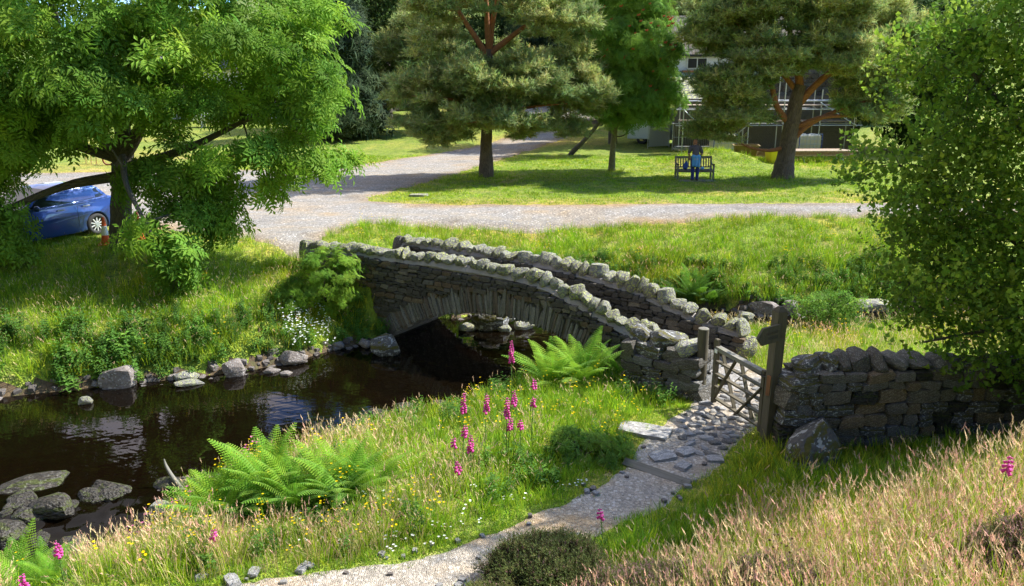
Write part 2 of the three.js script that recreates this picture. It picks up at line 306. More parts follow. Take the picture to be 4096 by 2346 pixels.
function sheet(xs, fs, height, uvScale, keep, paint) {
  const pos = [], uv = [], idx = [], id = new Int32Array(xs.length * fs.length).fill(-1), ok = new Uint8Array(xs.length * fs.length);
  for (let j = 0; j < fs.length; j++) for (let i = 0; i < xs.length; i++) ok[j * xs.length + i] = !keep || keep(xs[i], fs[j]) ? 1 : 0;
  const get = (k) => { if (id[k] < 0) { const i = k % xs.length, j = floor(k / xs.length); id[k] = pos.length / 3; pos.push(xs[i], height(xs[i], fs[j]), -fs[j]); uv.push(xs[i] * uvScale, fs[j] * uvScale); } return id[k]; };
  for (let j = 0; j < fs.length - 1; j++) for (let i = 0; i < xs.length - 1; i++) {
    const a = j * xs.length + i, b = a + 1, c = a + xs.length, d = c + 1;
    if (!(ok[a] && ok[b] && ok[c] && ok[d])) continue;
    idx.push(get(a), get(b), get(d), get(a), get(d), get(c));
  }
  const g = bufGeo(pos, idx, null, uv);
  if (paint) { const c = new Float32Array(pos.length); for (let i = 0; i < pos.length; i += 3) c.set(paint(pos[i], -pos[i + 2]), i); g.setAttribute('color', new THREE.BufferAttribute(c, 3)); }
  return g;
}
const turfAndHaze = (x, f) => { const a = fbm(x * 0.25 + 5, f * 0.25, 4), b = fbm(x * 0.9 + 70, f * 0.9, 4), k = 0.8 + 0.4 * b, dry = sstep(0.5, 0.68, a) * 0.7 + sstep(0.6, 0.72, b) * 0.4 + 0.5 * sstep(-0.9, -0.1, onRoad(x, f) + 0.5 * (b - 0.5)); return f > 120 ? [0.7 * k, 0.75 * k, 1.1 * k] : [k * (1 + 0.75 * dry), k * (1 + 0.12 * dry), k * (1 + 1.2 * dry)]; };  // grass tone; the far hillside turns bluer, distance haze put into the colour
const dirt = (x, f) => { const a = fbm(x * 0.4 + 11, f * 0.8, 4), b = fbm(x * 1.7, f * 2.6 + 8, 4), m = sstep(0.5, 0.66, a) * 0.7 + sstep(0.56, 0.7, b) * 0.6 + (f > 20 ? 0.9 * sstep(0.75, 0.1, onRoad(x, f) + 0.8 * (b - 0.5)) : 0), k = 0.93 + 0.5 * (b - 0.5) + 0.5 * (a - 0.5); return [k * (1 - 0.08 * m), k * (1 - 0.2 * m), k * (1 - 0.36 * m)]; };
const range = (a, b, s) => { const l = []; for (let x = a; x < b - 1e-6; x += s) l.push(x); return l; };
{
  const xs = [...range(-420, -120, 30), ...range(-120, -40, 8), ...range(-40, -15, 1), ...range(-15, 14, 0.16), ...range(14, 40, 1), ...range(40, 120, 8), ...range(120, 421, 30)];
  const fs = [...range(-60, -4, 6), ...range(-4, 3, 0.5), ...range(3, 27, 0.16), ...range(27, 44, 0.5), ...range(44, 110, 2), ...range(110, 260, 10), ...range(260, 621, 30)];
  const g = top('ground', sheet(xs, fs, H, 1, null, turfAndHaze), std(0xffffff, { vertexColors: true, map: rep(T.ground, 0.45), bumpMap: rep(T.groundBump, 0.7), bumpScale: 0.06, roughness: 1 }), 'grassy ground of the valley floor, river banks and far hillside', 'ground', null, 'structure');
  const bedKeep = (x, f) => sd(FAR_BANK, x, f) < 0.35 && -sd(NEAR_BANK, x, f) < 0.35 && f > 3;
  top('river_bed', sheet(range(-15, 14, 0.2), range(6, 25, 0.2), (x, f) => H(x, f) + 0.012, 1, bedKeep), std(0xffffff, { map: rep(T.bed, 0.4), bumpMap: rep(T.stoneBump, 0.8), bumpScale: 0.05 }), 'brown stony bed seen through the shallow river', 'river bed', null, 'structure');
  const wKeep = (x, f) => sd(FAR_BANK, x, f) < 0.55 && -sd(NEAR_BANK, x, f) < 0.55;
  const wy = (x, f) => { const t = weir(x, f), k = sstep(-0.1, 0.5, t); return waterLevel(x, f) + k * (0.16 * (fbm(x * 3.1, f * 3.1, 3) - 0.5) + 0.09 * (fbm(x * 9, f * 7, 2) - 0.5)); };
  top('river_water', sheet([...range(-40, -14, 1), ...range(-14, 12, 0.1), ...range(12, 41, 1)], [...range(-8, 6, 1), ...range(6, 25, 0.1), ...range(25, 30, 1)], wy, 1, wKeep),
    new THREE.MeshPhysicalMaterial({ color: RGB(0.10, 0.066, 0.032), roughness: 0.02, transmission: 0.97, thickness: 0, ior: 1.34, bumpMap: rep(T.ripple, 0.21), bumpScale: 0.0024 }), 'dark peaty river water, still in the pool and broken below the weir', 'water', null, 'structure');
  const gm = std(0xffffff, { vertexColors: true, map: rep(T.gravel, 0.42), bumpMap: rep(T.gravelBump, 0.42), bumpScale: 0.018, roughness: 1 });
  const lay = (d) => 0.012 - 0.35 * max(0, -d);
  top('gravel_road', sheet([...range(-70, -16, 1), ...range(-16, 13, 0.25), ...range(13, 61, 1)], [...range(21, 44, 0.25), ...range(44, 92, 1)], (x, f) => H0(x, f) + lay(onRoad(x, f)), 1, (x, f) => onRoad(x, f) > -0.4, dirt), gm, 'pale gravel road with a lane leading off between the lawns', 'road', null, 'structure');
}
// the footpath: gravel, then cobbles with a few slabs set in it near the gate
const path = thing('footpath', 'pale gravel footpath with cobbles curving from the gate past the heather', 'path', [0, 0, 0], 0, null, 'structure');
{
  const m = std(RGB(1.0, 0.96, 0.9), { vertexColors: true, map: rep(T.gravelPale, 0.62), bumpMap: rep(T.gravelBump, 0.62), bumpScale: 0.02, roughness: 1 });
  part('gravel_surface', sheet(range(-8, 7, 0.12), range(7, 17, 0.12), (x, f) => H0(x, f) + 0.012 - 0.35 * max(0, -onPath(x, f)), 1, (x, f) => onPath(x, f) > -0.3, dirt), m, path);
}
const pathY = (x, f) => H0(x, f) + 0.012;

// ---------------------------------------------------------------- stones
function stoneGeo(seed, { detail = 1, cuts = 7, box = 0.45, lump = 0.16 } = {}) {
  const r = RNG(seed), g = mergeVertices(new THREE.IcosahedronGeometry(1, detail).deleteAttribute('normal').deleteAttribute('uv')), p = g.attributes.position, v = new THREE.Vector3(), pl = [];
  for (let i = 0; i < cuts; i++) pl.push([new THREE.Vector3(r.n(), r.n(), r.n()).normalize(), r.u(0.62, 0.9)]);
  for (let i = 0; i < p.count; i++) {
    v.fromBufferAttribute(p, i);
    const m = max(abs(v.x), abs(v.y), abs(v.z)); v.multiplyScalar(lerp(1, 0.86 / m, box));
    v.multiplyScalar(1 + lump * 2 * (vn3(v.x * 1.6 + seed, v.y * 1.6, v.z * 1.6 + seed * 3) - 0.5));
    for (const [n, d] of pl) { const k = v.dot(n) - d; if (k > 0) v.addScaledVector(n, -k * 0.92); }
    p.setXYZ(i, v.x, v.y, v.z);
  }
  g.computeBoundingBox(); const b = g.boundingBox, c = b.getCenter(new THREE.Vector3()), s = b.getSize(new THREE.Vector3());
  g.translate(-c.x, -c.y, -c.z); g.scale(1 / s.x, 1 / s.y, 1 / s.z);
  return toCreasedNormals(boxUV(g), detail > 1 ? 0.55 : 0.7);
}
function blockGeo(seed) {   // a roughly squared stone: 48 faces, worn corners
  const r = RNG(seed), g = mergeVertices(new THREE.BoxGeometry(1, 1, 1, 2, 2, 2).deleteAttribute('normal').deleteAttribute('uv')), p = g.attributes.position, sk = [r.u(-0.14, 0.14), r.u(-0.14, 0.14)];
  for (let i = 0; i < p.count; i++) { let x = p.getX(i), y = p.getY(i), z = p.getZ(i); const e = (abs(x) > 0.4) + (abs(y) > 0.4) + (abs(z) > 0.4), k = e === 3 ? r.u(0.76, 0.94) : e === 2 ? r.u(0.86, 1.0) : r.u(0.94, 1.06); x = x * k + r.u(-0.05, 0.05); y = y * k + r.u(-0.05, 0.05) + sk[0] * x; z *= k; p.setXYZ(i, x + sk[1] * y, y, z); }
  return toCreasedNormals(boxUV(g), 0.45);
}
const many = (n, o, k = 0) => Array.from({ length: n }, (_, i) => stoneGeo(k + i, o));
const G = {
  round: many(8, { detail: 2, cuts: 6, box: 0.25, lump: 0.2 }, 100),
  cope: many(10, { detail: 2, cuts: 12, box: 0.45, lump: 0.2 }, 200),
  block: Array.from({ length: 12 }, (_, i) => blockGeo(300 + i)),
  boulder: many(8, { detail: 3, cuts: 11, box: 0.4, lump: 0.22 }, 400),
  slab: Array.from({ length: 8 }, (_, i) => blockGeo(500 + i)),
};

// ---------------------------------------------------------------- the stone bridge
const bridge = thing('stone_bridge', 'narrow humped stone footbridge with rounded coping stones over the river', 'bridge', [BA[0], 0, BA[1]], -0.585);
// local axes of the bridge: x along it, z towards the camera
const copeBase = curve([[-0.2, 0.08], [1.67, 0.17], [3.2, 0.22], [4.4, 0.26], [5.5, 0.26], [6.5, 0.23], [7.1, 0.14], [7.8, -0.06], [8.46, -0.3], [9.1, -0.52], [9.6, -0.62], [10.6, -0.7]]);
const copeFar = curve([[1.6, 0.16], [3.1, 0.21], [5.3, 0.18], [6.3, 0.16], [7.1, 0.08], [8, -0.02], [8.65, -0.15], [9.4, -0.37], [10.1, -0.56], [10.9, -0.66]]);
const archY = (s) => { const d = abs(s - ARCH.s); return d >= ARCH.R ? -9 : ARCH.top - ARCH.R + sqrt(ARCH.R * ARCH.R - d * d); };
const WID = 1.93, PT = 0.38;
{
  const r = RNG(5);
  // core: mortar and rubble behind the face stones, with the arch cut out
  const core = (s0, s1, topY, z0, z1, bottom) => {
    const sh = new THREE.Shape(), N = 60; sh.moveTo(s0, bottom);
    for (let i = 0; i <= N; i++) { const s = lerp(s0, s1, i / N); sh.lineTo(s, topY(s)); }
    sh.lineTo(s1, bottom);
    const a0 = ARCH.s + 3.3, a1 = ARCH.s - 3.3;
    if (s1 > a0) sh.lineTo(a0, bottom);
    for (let i = 0; i <= 40; i++) { const s = lerp(a0, a1, i / 40); if (s < s1 && s > s0) sh.lineTo(s, max(bottom, archY(s) + 0.03)); }
    if (s0 < a1) sh.lineTo(a1, bottom);
    return boxUV(new THREE.ExtrudeGeometry(sh, { depth: z1 - z0, bevelEnabled: false }).translate(0, 0, z0));
  };
  part('masonry_core', core(-0.1, 10.5, (s) => deckY(s) - 0.03, -WID + 0.07, -0.07, -2.6), M.rubble, bridge);
  part('parapet_core', core(-0.1, 10.4, (s) => copeBase(s) + 0.05, -PT + 0.07, -0.072, -2.6), M.mortar, bridge);
  part('parapet_core', core(1.7, 10.9, (s) => copeFar(s) + 0.05, -WID + 0.072, -WID + PT - 0.06, -2.6), M.mortar, bridge);
  { // mortar bedding under the coping, in a sloping fillet
    for (const [fn, z0, z1, s0, s1] of [[copeBase, -PT + 0.03, -0.02, 0, 10.3], [copeFar, -WID + 0.02, -WID + PT - 0.02, 1.75, 10.85]]) {
      const pos = [], idx = [], N = 90, prof = [[z1 + 0.01, -0.045], [z1 - 0.03, 0.01], [z1 - 0.1, 0.075], [z0 + 0.1, 0.075], [z0 + 0.03, 0.01], [z0 - 0.01, -0.045]];
      for (let i = 0; i <= N; i++) { const s = lerp(s0, s1, i / N); prof.forEach(([z, y], k) => pos.push(s, fn(s) + y + 0.03 * (vn(s * 7, k * 3) - 0.5), z + 0.03 * (vn(s * 6, k * 5 + 9) - 0.5))); }
      for (let i = 0; i < N; i++) for (let k = 0; k < 5; k++) { const o = i * 6 + k; idx.push(o, o + 6, o + 1, o + 1, o + 6, o + 7); }
      part('coping_mortar', boxUV(bufGeo(pos, idx)), M.mortar, bridge);
    }
    // the cobbled deck
    const pos = [], idx = [], N = 60; for (let i = 0; i <= N; i++) { const s = lerp(-0.6, 11.2, i / N); for (let k = 0; k <= 5; k++) pos.push(s, deckY(s) - 0.02 + 0.03 * (vn(s * 4, k * 2) - 0.5), lerp(-PT + 0.02, -WID + PT - 0.02, k / 5)); }
    for (let i = 0; i < N; i++) for (let k = 0; k < 5; k++) { const o = i * 6 + k; idx.push(o, o + 6, o + 1, o + 1, o + 6, o + 7); }
    part('deck', boxUV(bufGeo(pos, idx)), std(0xffffff, { map: rep(T.gravel, 0.6), bumpMap: rep(T.gravelBump, 0.6), bumpScale: 0.02 }), bridge);
    // barrel of the arch
    const bp = [], bi = []; for (let i = 0; i <= 60; i++) { const s = lerp(ARCH.s - 3.36, ARCH.s + 3.36, i / 60); for (let k = 0; k <= 8; k++) bp.push(s, archY(s) + 0.012 * (vn(s * 9, k * 2.5) - 0.5), lerp(-0.05, -WID + 0.05, k / 8)); }
    for (let i = 0; i < 60; i++) for (let k = 0; k < 8; k++) { const o = i * 9 + k; bi.push(o, o + 9, o + 1, o + 1, o + 9, o + 10); }
    part('arch_barrel', boxUV(bufGeo(bp, bi)), M.slate, bridge);
  }
  // coping stones: a rounded one beside another, upright or tilted
  const coping = (fn, s0, s1, zc) => {
    let s = s0, big = 0;
    while (s < s1) {
      const end = s > 5.8 ? 1.28 : 1, w = r.u(0.17, 0.32) * end * (r() < 0.3 ? 0.6 : 1), hgt = r.u(0.15, 0.27) * end, d = r.u(0.32, 0.46);
      const sc = s + w / 2, slope = atan2(fn(sc + 0.1) - fn(sc - 0.1), 0.2), m = part('coping_stone', r.pick(r() < 0.85 ? G.cope : G.round), r() < 0.6 ? M.cope : M.copePale, bridge, [sc, fn(sc) + hgt * 0.42 + 0.02, zc + r.u(-0.035, 0.035)], [r.u(-0.15, 0.15), r.u(-0.4, 0.4), slope + r.u(-0.35, 0.25)], [w * 1.12, hgt * 1.2, d]);
      if (r() < 0.5) m.rotation.y += PI;
      s += w * 0.98;
    }
  };
  coping(copeBase, 0.02, 10.2, -PT / 2);
  coping(copeFar, 1.75, 10.85, -WID + PT / 2);
  part('end_stone', G.boulder[1], M.cope, bridge, [-0.12, 0.02, -0.2], [0.1, 0.4, 0], [0.5, 0.62, 0.48]);
  part('end_stone', G.boulder[3], M.wall, bridge, [1.66, 0.02, -WID + 0.2], [0, 0.8, 0], [0.42, 0.72, 0.44]);
  part('end_stone', G.boulder[5], M.cope, bridge, [10.9, -0.95, -WID + 0.16], [0, 0.3, 0], [0.55, 0.5, 0.5]);
  // voussoirs: thin upright slabs round the arch, both faces
  for (const z of [0, -WID]) {
    let a = -0.63;
    while (a < 0.63) {
      const th = r.u(0.035, 0.085), len = r.u(0.4, 0.7), am = a + th / ARCH.R / 2, s = ARCH.s + sin(am) * ARCH.R, R = ARCH.R - 0.01, cy = ARCH.top - ARCH.R;
      const y0 = cy + cos(am) * (R + len / 2);
      if (y0 - len / 2 > -2.3) part('voussoir', r.pick(G.slab), r.pick(M.ringStones), bridge, [ARCH.s + sin(am) * (R + len / 2), y0, z + (z ? 0.05 : -0.05) + r.u(-0.02, 0.02)], [r.u(-0.04, 0.04), r.u(-0.1, 0.1), -am + r.u(-0.05, 0.05)], [th * 1.02, len, r.u(0.17, 0.24)]);
      a += th / ARCH.R;
    }
  }
  // rubble of the faces: the stones that show largest are parts, the small pinnings are joined
  const small = [];
  let count = 0;
  const face = (s0, s1, topFn, botFn, z, out, mostParts) => {
    const rows = [], cells = []; let y = 0.3;
    while (y > -2.2) { const hgt = r.u(0.05, 0.135); rows.push([y - hgt, hgt]); y -= hgt; }
    for (const [y0, hgt] of rows) {
      let s = s0 + r.u(-0.1, 0.1);
      while (s < s1) {
        const w = r.u(0.11, 0.32) * (hgt > 0.1 ? 1.1 : 1), sc = s + w / 2, yc = y0 + hgt / 2; s += w;
        if (yc > topFn(sc) + 0.0 || yc < botFn(sc)) continue;
        cells.push([sc, yc, w, hgt]);
      }
    }
    cells.sort((a, b) => b[2] * b[3] - a[2] * a[3]);
    cells.forEach(([sc, yc, w, hgt], i) => {
      const mat = r.pick(M.faces), geo = r.pick(G.block), pos = [sc, yc + r.u(-0.015, 0.015), z - out * r.u(0.02, 0.06)], rot = [r.u(-0.06, 0.06), r.u(-0.1, 0.1), r.u(-0.08, 0.08)], sc3 = [w * 0.99, hgt * 0.98, r.u(0.16, 0.26)];
      if (i < mostParts) { part('wall_stone', geo, mat, bridge, pos, rot, sc3); count++; } else small.push(geo.clone().applyMatrix4(new THREE.Matrix4().compose(new THREE.Vector3(...pos), new THREE.Quaternion().setFromEuler(new THREE.Euler(...rot)), new THREE.Vector3(...sc3))));
    });
  };
  const ringTop = (s) => { const d = abs(s - ARCH.s); return d > 3.5 ? -9 : archY(s) + 0.5; };
  face(0.1, 10.3, (s) => copeBase(s) - 0.04, (s) => max(ringTop(s), -2.1), 0, 1, 235);
  face(1.8, 10.8, (s) => copeFar(s) - 0.04, (s) => deckY(s) - 0.02, -WID + PT, 1, 62);
  face(1.8, 10.8, (s) => copeFar(s) - 0.04, (s) => max(ringTop(s), -2.1), -WID, -1, 0);
  face(0.1, 10.3, (s) => copeBase(s) - 0.04, (s) => deckY(s) - 0.02, -PT, -1, 0);
  const pin = part('pinning_stone', mergeGeometries(small), M.wall, bridge); pin.userData.kind = 'stuff';
  // cobbles of the deck end
  for (let i = 0; i < 46; i++) { const s = r.u(8.6, 11), z = r.u(-PT - 0.06, -WID + PT + 0.06); part('cobble', r.pick(G.round), M.cobble, bridge, [s, deckY(s) - 0.02, z], [0, r.u(0, 6), -0.2], [r.u(0.14, 0.26), 0.07, r.u(0.1, 0.16)]); }
}
// toWorld of a point given along the bridge
const onBridge = (s, t) => [BA[0] + BD[0] * s + BN[0] * t, BA[1] + BD[1] * s + BN[1] * t];

// ---------------------------------------------------------------- dry stone walls
function dryWall(name, label, from, to, width, topY, baseY, o = {}) {
  const r = RNG(o.seed ?? 1), dx = to[0] - from[0], df = to[1] - from[1], L = hypot(dx, df), w = thing(name, label, 'wall', [from[0], 0, from[1]], atan2(df, dx));
  const tY = typeof topY === 'function' ? topY : () => topY, bY = typeof baseY === 'function' ? baseY : () => baseY, S = o.size ?? 1;
  const sh = new THREE.Shape(); sh.moveTo(0.1, bY(0) - 0.4); for (let i = 0; i <= 20; i++) { const s = 0.1 + (L - 0.2) * i / 20; sh.lineTo(s, tY(s) - 0.16 * S); } sh.lineTo(L - 0.1, bY(L) - 0.4); sh.closePath();
  part('wall_core', boxUV(new THREE.ExtrudeGeometry(sh, { depth: width * 0.62, bevelEnabled: false }).translate(0, 0, -width * 0.31)), M.rubble, w);
  const mats = o.mats ?? [M.mossy, M.faces[0], M.slate, M.mossy, M.faces[5], M.faces[1], M.wet], low = [];
  let n = 0;
  for (const side of o.oneSided ? [1] : [1, -1]) {
    let y = max(tY(0), tY(L / 3), tY(L / 2), tY(L)) - 0.02;
    while (y > min(bY(0), bY(L)) - 0.2) {
      const hgt = r.u(0.11, 0.24) * S; let s = 0;
      while (s < L - 0.05) {
        const wd = min(r.u(0.18, 0.5) * S, L - s + 0.06), sc = s + wd / 2; s += wd;
        if (y - hgt * 0.3 < bY(sc) - 0.15 || y > tY(sc) + 0.03) continue;
        const geo = r.pick(G.block), mat = r.pick(mats), pos = [sc, y - hgt / 2, side * (width * 0.36 + r.u(-0.04, 0.03))], rot = [r.u(-0.1, 0.1), r.u(-0.15, 0.15), r.u(-0.13, 0.13)], sc3 = [wd * 1.02, hgt * 1.02, width * r.u(0.36, 0.52)];
        if (side > 0 && n < 280) { part('wall_stone', geo, mat, w, pos, rot, sc3); n++; } else low.push(geo.clone().applyMatrix4(new THREE.Matrix4().compose(new THREE.Vector3(...pos), new THREE.Quaternion().setFromEuler(new THREE.Euler(...rot)), new THREE.Vector3(...sc3))));
      }
      y -= hgt * 0.97;
    }
  }
  for (const end of o.ends ?? []) { let y = tY(end) - 0.1; while (y > bY(end) - 0.2) { const hgt = r.u(0.15, 0.34) * S; part('quoin_stone', r.pick(G.block), r.pick(mats), w, [end ? L - 0.06 : 0.1, y - hgt / 2, r.u(-0.03, 0.03)], [0, r.u(-0.2, 0.2), r.u(-0.1, 0.1)], [r.u(0.4, 0.75) * S, hgt * 1.06, width * 1.1]); y -= hgt; } }
  if (low.length) part('back_stone', mergeGeometries(low), M.wall, w).userData.kind = 'stuff';
  let s = 0.02;
  while (s < L) { const wd = r.u(0.2, 0.48) * S, hgt = r.u(0.16, 0.3) * S; part('top_stone', r.pick(G.cope), r.pick(o.topMats ?? mats), w, [s + wd / 2, tY(s) + 0.0, r.u(-0.05, 0.05)], [r.u(-0.2, 0.2), r.u(-0.4, 0.4), r.u(-0.3, 0.3)], [wd * 1.15, hgt * 1.2, width * r.u(0.85, 1.1)]); s += wd * 0.96; }
  return w;
}
dryWall('dry_stone_wall', 'mossy dry stone wall running from the signpost under the birch', [4.45, 12.55], [12.5, 13.1], 0.62, (s) => 0.1 + 0.08 * sin(s * 1.3), (s) => -1.05, { seed: 3, size: 1.05, ends: [0], topMats: [M.mossy, M.wall, M.slate] });
dryWall('gate_pillar_wall', 'short lichen covered stone wall ending beside the left gate post', [2.3, 15.45], [3.42, 14.66], 0.75, (s) => -0.3 - 0.02 * s, -1.3, { seed: 8, size: 1.25, ends: [1], mats: [M.slate, M.mossy, M.wall, M.mossy], topMats: [M.copePale, M.cope, M.mossy] });
{
  const b = top('mossy_boulder', G.boulder[6], M.mossy, 'large moss covered boulder at the foot of the signpost wall end', 'boulder'); b.position.copy(V(4.7, -1.0, 11.95)); b.scale.set(1.25, 0.95, 0.8); b.rotation.set(0.1, 0.7, 0.1);
}
dryWall('garden_wall', 'grey dry stone wall beyond the lawn under the dark trees', [-17.5, 68], [-6.5, 72], 0.7, (s) => 2.0, (s) => 0.4, { seed: 21, size: 1.6, oneSided: true, mats: [M.slate, M.copePale, M.wall], topMats: [M.slate, M.copePale] });

// cobbles and slabs of the path
{
  const r = RNG(77), spots = [];
  for (let k = 0; k < 2600 && spots.length < 150; k++) {
    const x = r.u(2.0, 5.2), f = r.u(12.0, 15.6); if (onPath(x, f) < 0.04 || (f < 12.9 && x < 2.7) || f - 12 < (3.1 - x) * 0.7) continue;
    const w = r.u(0.13, 0.25), d = r.u(0.1, 0.17); if (spots.some((q) => hypot((q[0] - x) / 1.25, q[1] - f) < (q[2] + d) * 0.56)) continue;
    spots.push([x, f, d]);
    part('cobble', r.pick(G.round), r() < 0.7 ? M.cobble : M.slate, path, [x, pathY(x, f) + 0.006, -f], [0, r.u(-0.7, 0.7), 0], [w * 1.1, 0.075, d * 1.1]);
  }
  for (const [x, f, w, d, a] of [[2.2, 12.95, 0.95, 0.5, -0.45], [2.35, 12.05, 0.42, 0.34, 0.3], [2.75, 12.2, 0.36, 0.28, 0.6], [3.15, 11.95, 0.3, 0.22, 0], [2.62, 11.7, 0.26, 0.2, 0.8]]) part('slab', G.slab[floor(w * 10) % 6], M.cobble, path, [x, pathY(x, f), -f], [0, a, 0], [w, 0.09, d]);
  for (let i = 0; i < 150; i++) { const x = r.u(-4, 3), f = r.u(8.2, 12.6), d = onPath(x, f), w = r.u(0.035, 0.085); if (d < -0.25 || (d > 0.2 && r() < 0.6)) continue; part('pebble', r.pick(G.block), r() < 0.75 ? M.cobble : M.river, path, [x, max(pathY(x, f), H(x, f)) + 0.008, -f], [0, r.u(0, 6), 0], [w * 1.3, w * 0.8, w]); }
  for (let i = 0; i < 5; i++) { const x = -2.4 - i * 0.3 + r.u(-0.16, 0.16), f = 8.95 - i * 0.03 + r.u(-0.16, 0.14), w = r.u(0.07, 0.2); part('edge_stone', r.pick(G.block), M.cobble, path, [x, H(x, f) + 0.02, -f], [0, r.u(0, 6), 0], [w * 1.3, 0.06, w * 0.8]); }
}
{
  const a = V(1.78, pathY(1.78, 11.85) + 0.02, 11.85), b = V(2.56, pathY(2.56, 11.12) + 0.02, 11.12), e = top('edging_board', bar([a.x - 0.05, a.y, a.z], [b.x + 0.05, b.y, b.z], 0.06, 0.12), M.woodGrey, 'weathered wooden edging board set across the gravel path', 'board');
}

// ---------------------------------------------------------------- foliage: leaves are real faces, gathered in sprays that are set along the twigs
class Faces {   // collects leaf faces with a colour each
  constructor() { this.p = []; this.c = []; }
  tri(a, b, c, col) { for (const v of [a, b, c]) { this.p.push(v.x, v.y, v.z); this.c.push(col[0], col[1], col[2]); } }
  leaf(base, dir, up, len, wid, col, fold = 0.25, wide = 0.45) {   // a leaf folded along its rib: four faces
    const d = dir.clone().normalize(), s = new THREE.Vector3().crossVectors(d, up).normalize(), n = new THREE.Vector3().crossVectors(s, d), m = base.clone().addScaledVector(d, len * wide), t = base.clone().addScaledVector(d, len).addScaledVector(n, -len * 0.16), k = m.clone().addScaledVector(n, -len * 0.02);
    const l = m.clone().addScaledVector(s, wid / 2).addScaledVector(n, wid * fold), r = m.clone().addScaledVector(s, -wid / 2).addScaledVector(n, wid * fold);
    this.tri(base, k, l, col); this.tri(k, t, l, col); this.tri(base, r, k, col); this.tri(k, r, t, col);
  }
  quad(a, b, c, d, col) { this.tri(a, b, c, col); this.tri(a, c, d, col); }
  blade(base, dir, bend, len, wid, col, seg = 3) {   // a grass blade that bows over
    let p = base.clone(), d = dir.clone().normalize(); const side = new THREE.Vector3(d.z + 0.2, 0, -d.x + 0.1).normalize(); let w = wid / 2;
    for (let i = 0; i < seg; i++) {
      const q = p.clone().addScaledVector(d, len / seg), w2 = i === seg - 1 ? 0 : wid / 2 * (1 - (i + 1) / seg * 0.75);
      const a = p.clone().addScaledVector(side, w), b = p.clone().addScaledVector(side, -w), e = q.clone().addScaledVector(side, w2), f = q.clone().addScaledVector(side, -w2);
      if (w2) this.quad(a, b, f, e, col); else this.tri(a, b, q, col);
      p = q; w = w2; d = d.clone().add(bend).normalize();
    }
    return [p, d];
  }
  geo() { return bufGeo(this.p, null, this.c); }
}
const v3 = (x, y, z) => new THREE.Vector3(x, y, z);
const dirAt = (az, el) => v3(cos(az) * cos(el), sin(el), sin(az) * cos(el));
const tint = (r, k = 0.2) => { const b = 1 + r.u(-k, k); return [b * (1 + r.u(-k, k) * 0.6), b, b * (1 + r.u(-k, k) * 0.5)]; };
function pinnate(F, r, base, dir, len, pairs, leaflet, wid, droop) {   // a leaf of many leaflets
  let p = base.clone(), d = dir.clone().normalize(); const col = tint(r, 0.14), step = len / pairs;
  for (let i = 0; i <= pairs; i++) {
    const side = new THREE.Vector3().crossVectors(d, v3(0, 1, 0)); if (side.lengthSq() < 1e-4) side.set(1, 0, 0); side.normalize();
    const up = new THREE.Vector3().crossVectors(side, d), k = leaflet * (0.75 + 0.35 * sin(PI * (i + 0.6) / (pairs + 1)));
    if (i === pairs) F.leaf(p, d, up, k, wid, col); else if (i > 0) for (const s of [-1, 1]) F.leaf(p, d.clone().multiplyScalar(0.75).addScaledVector(side, s), up, k, wid * 0.95, col);
    p.addScaledVector(d, step); d.y -= droop; d.normalize();
  }
}
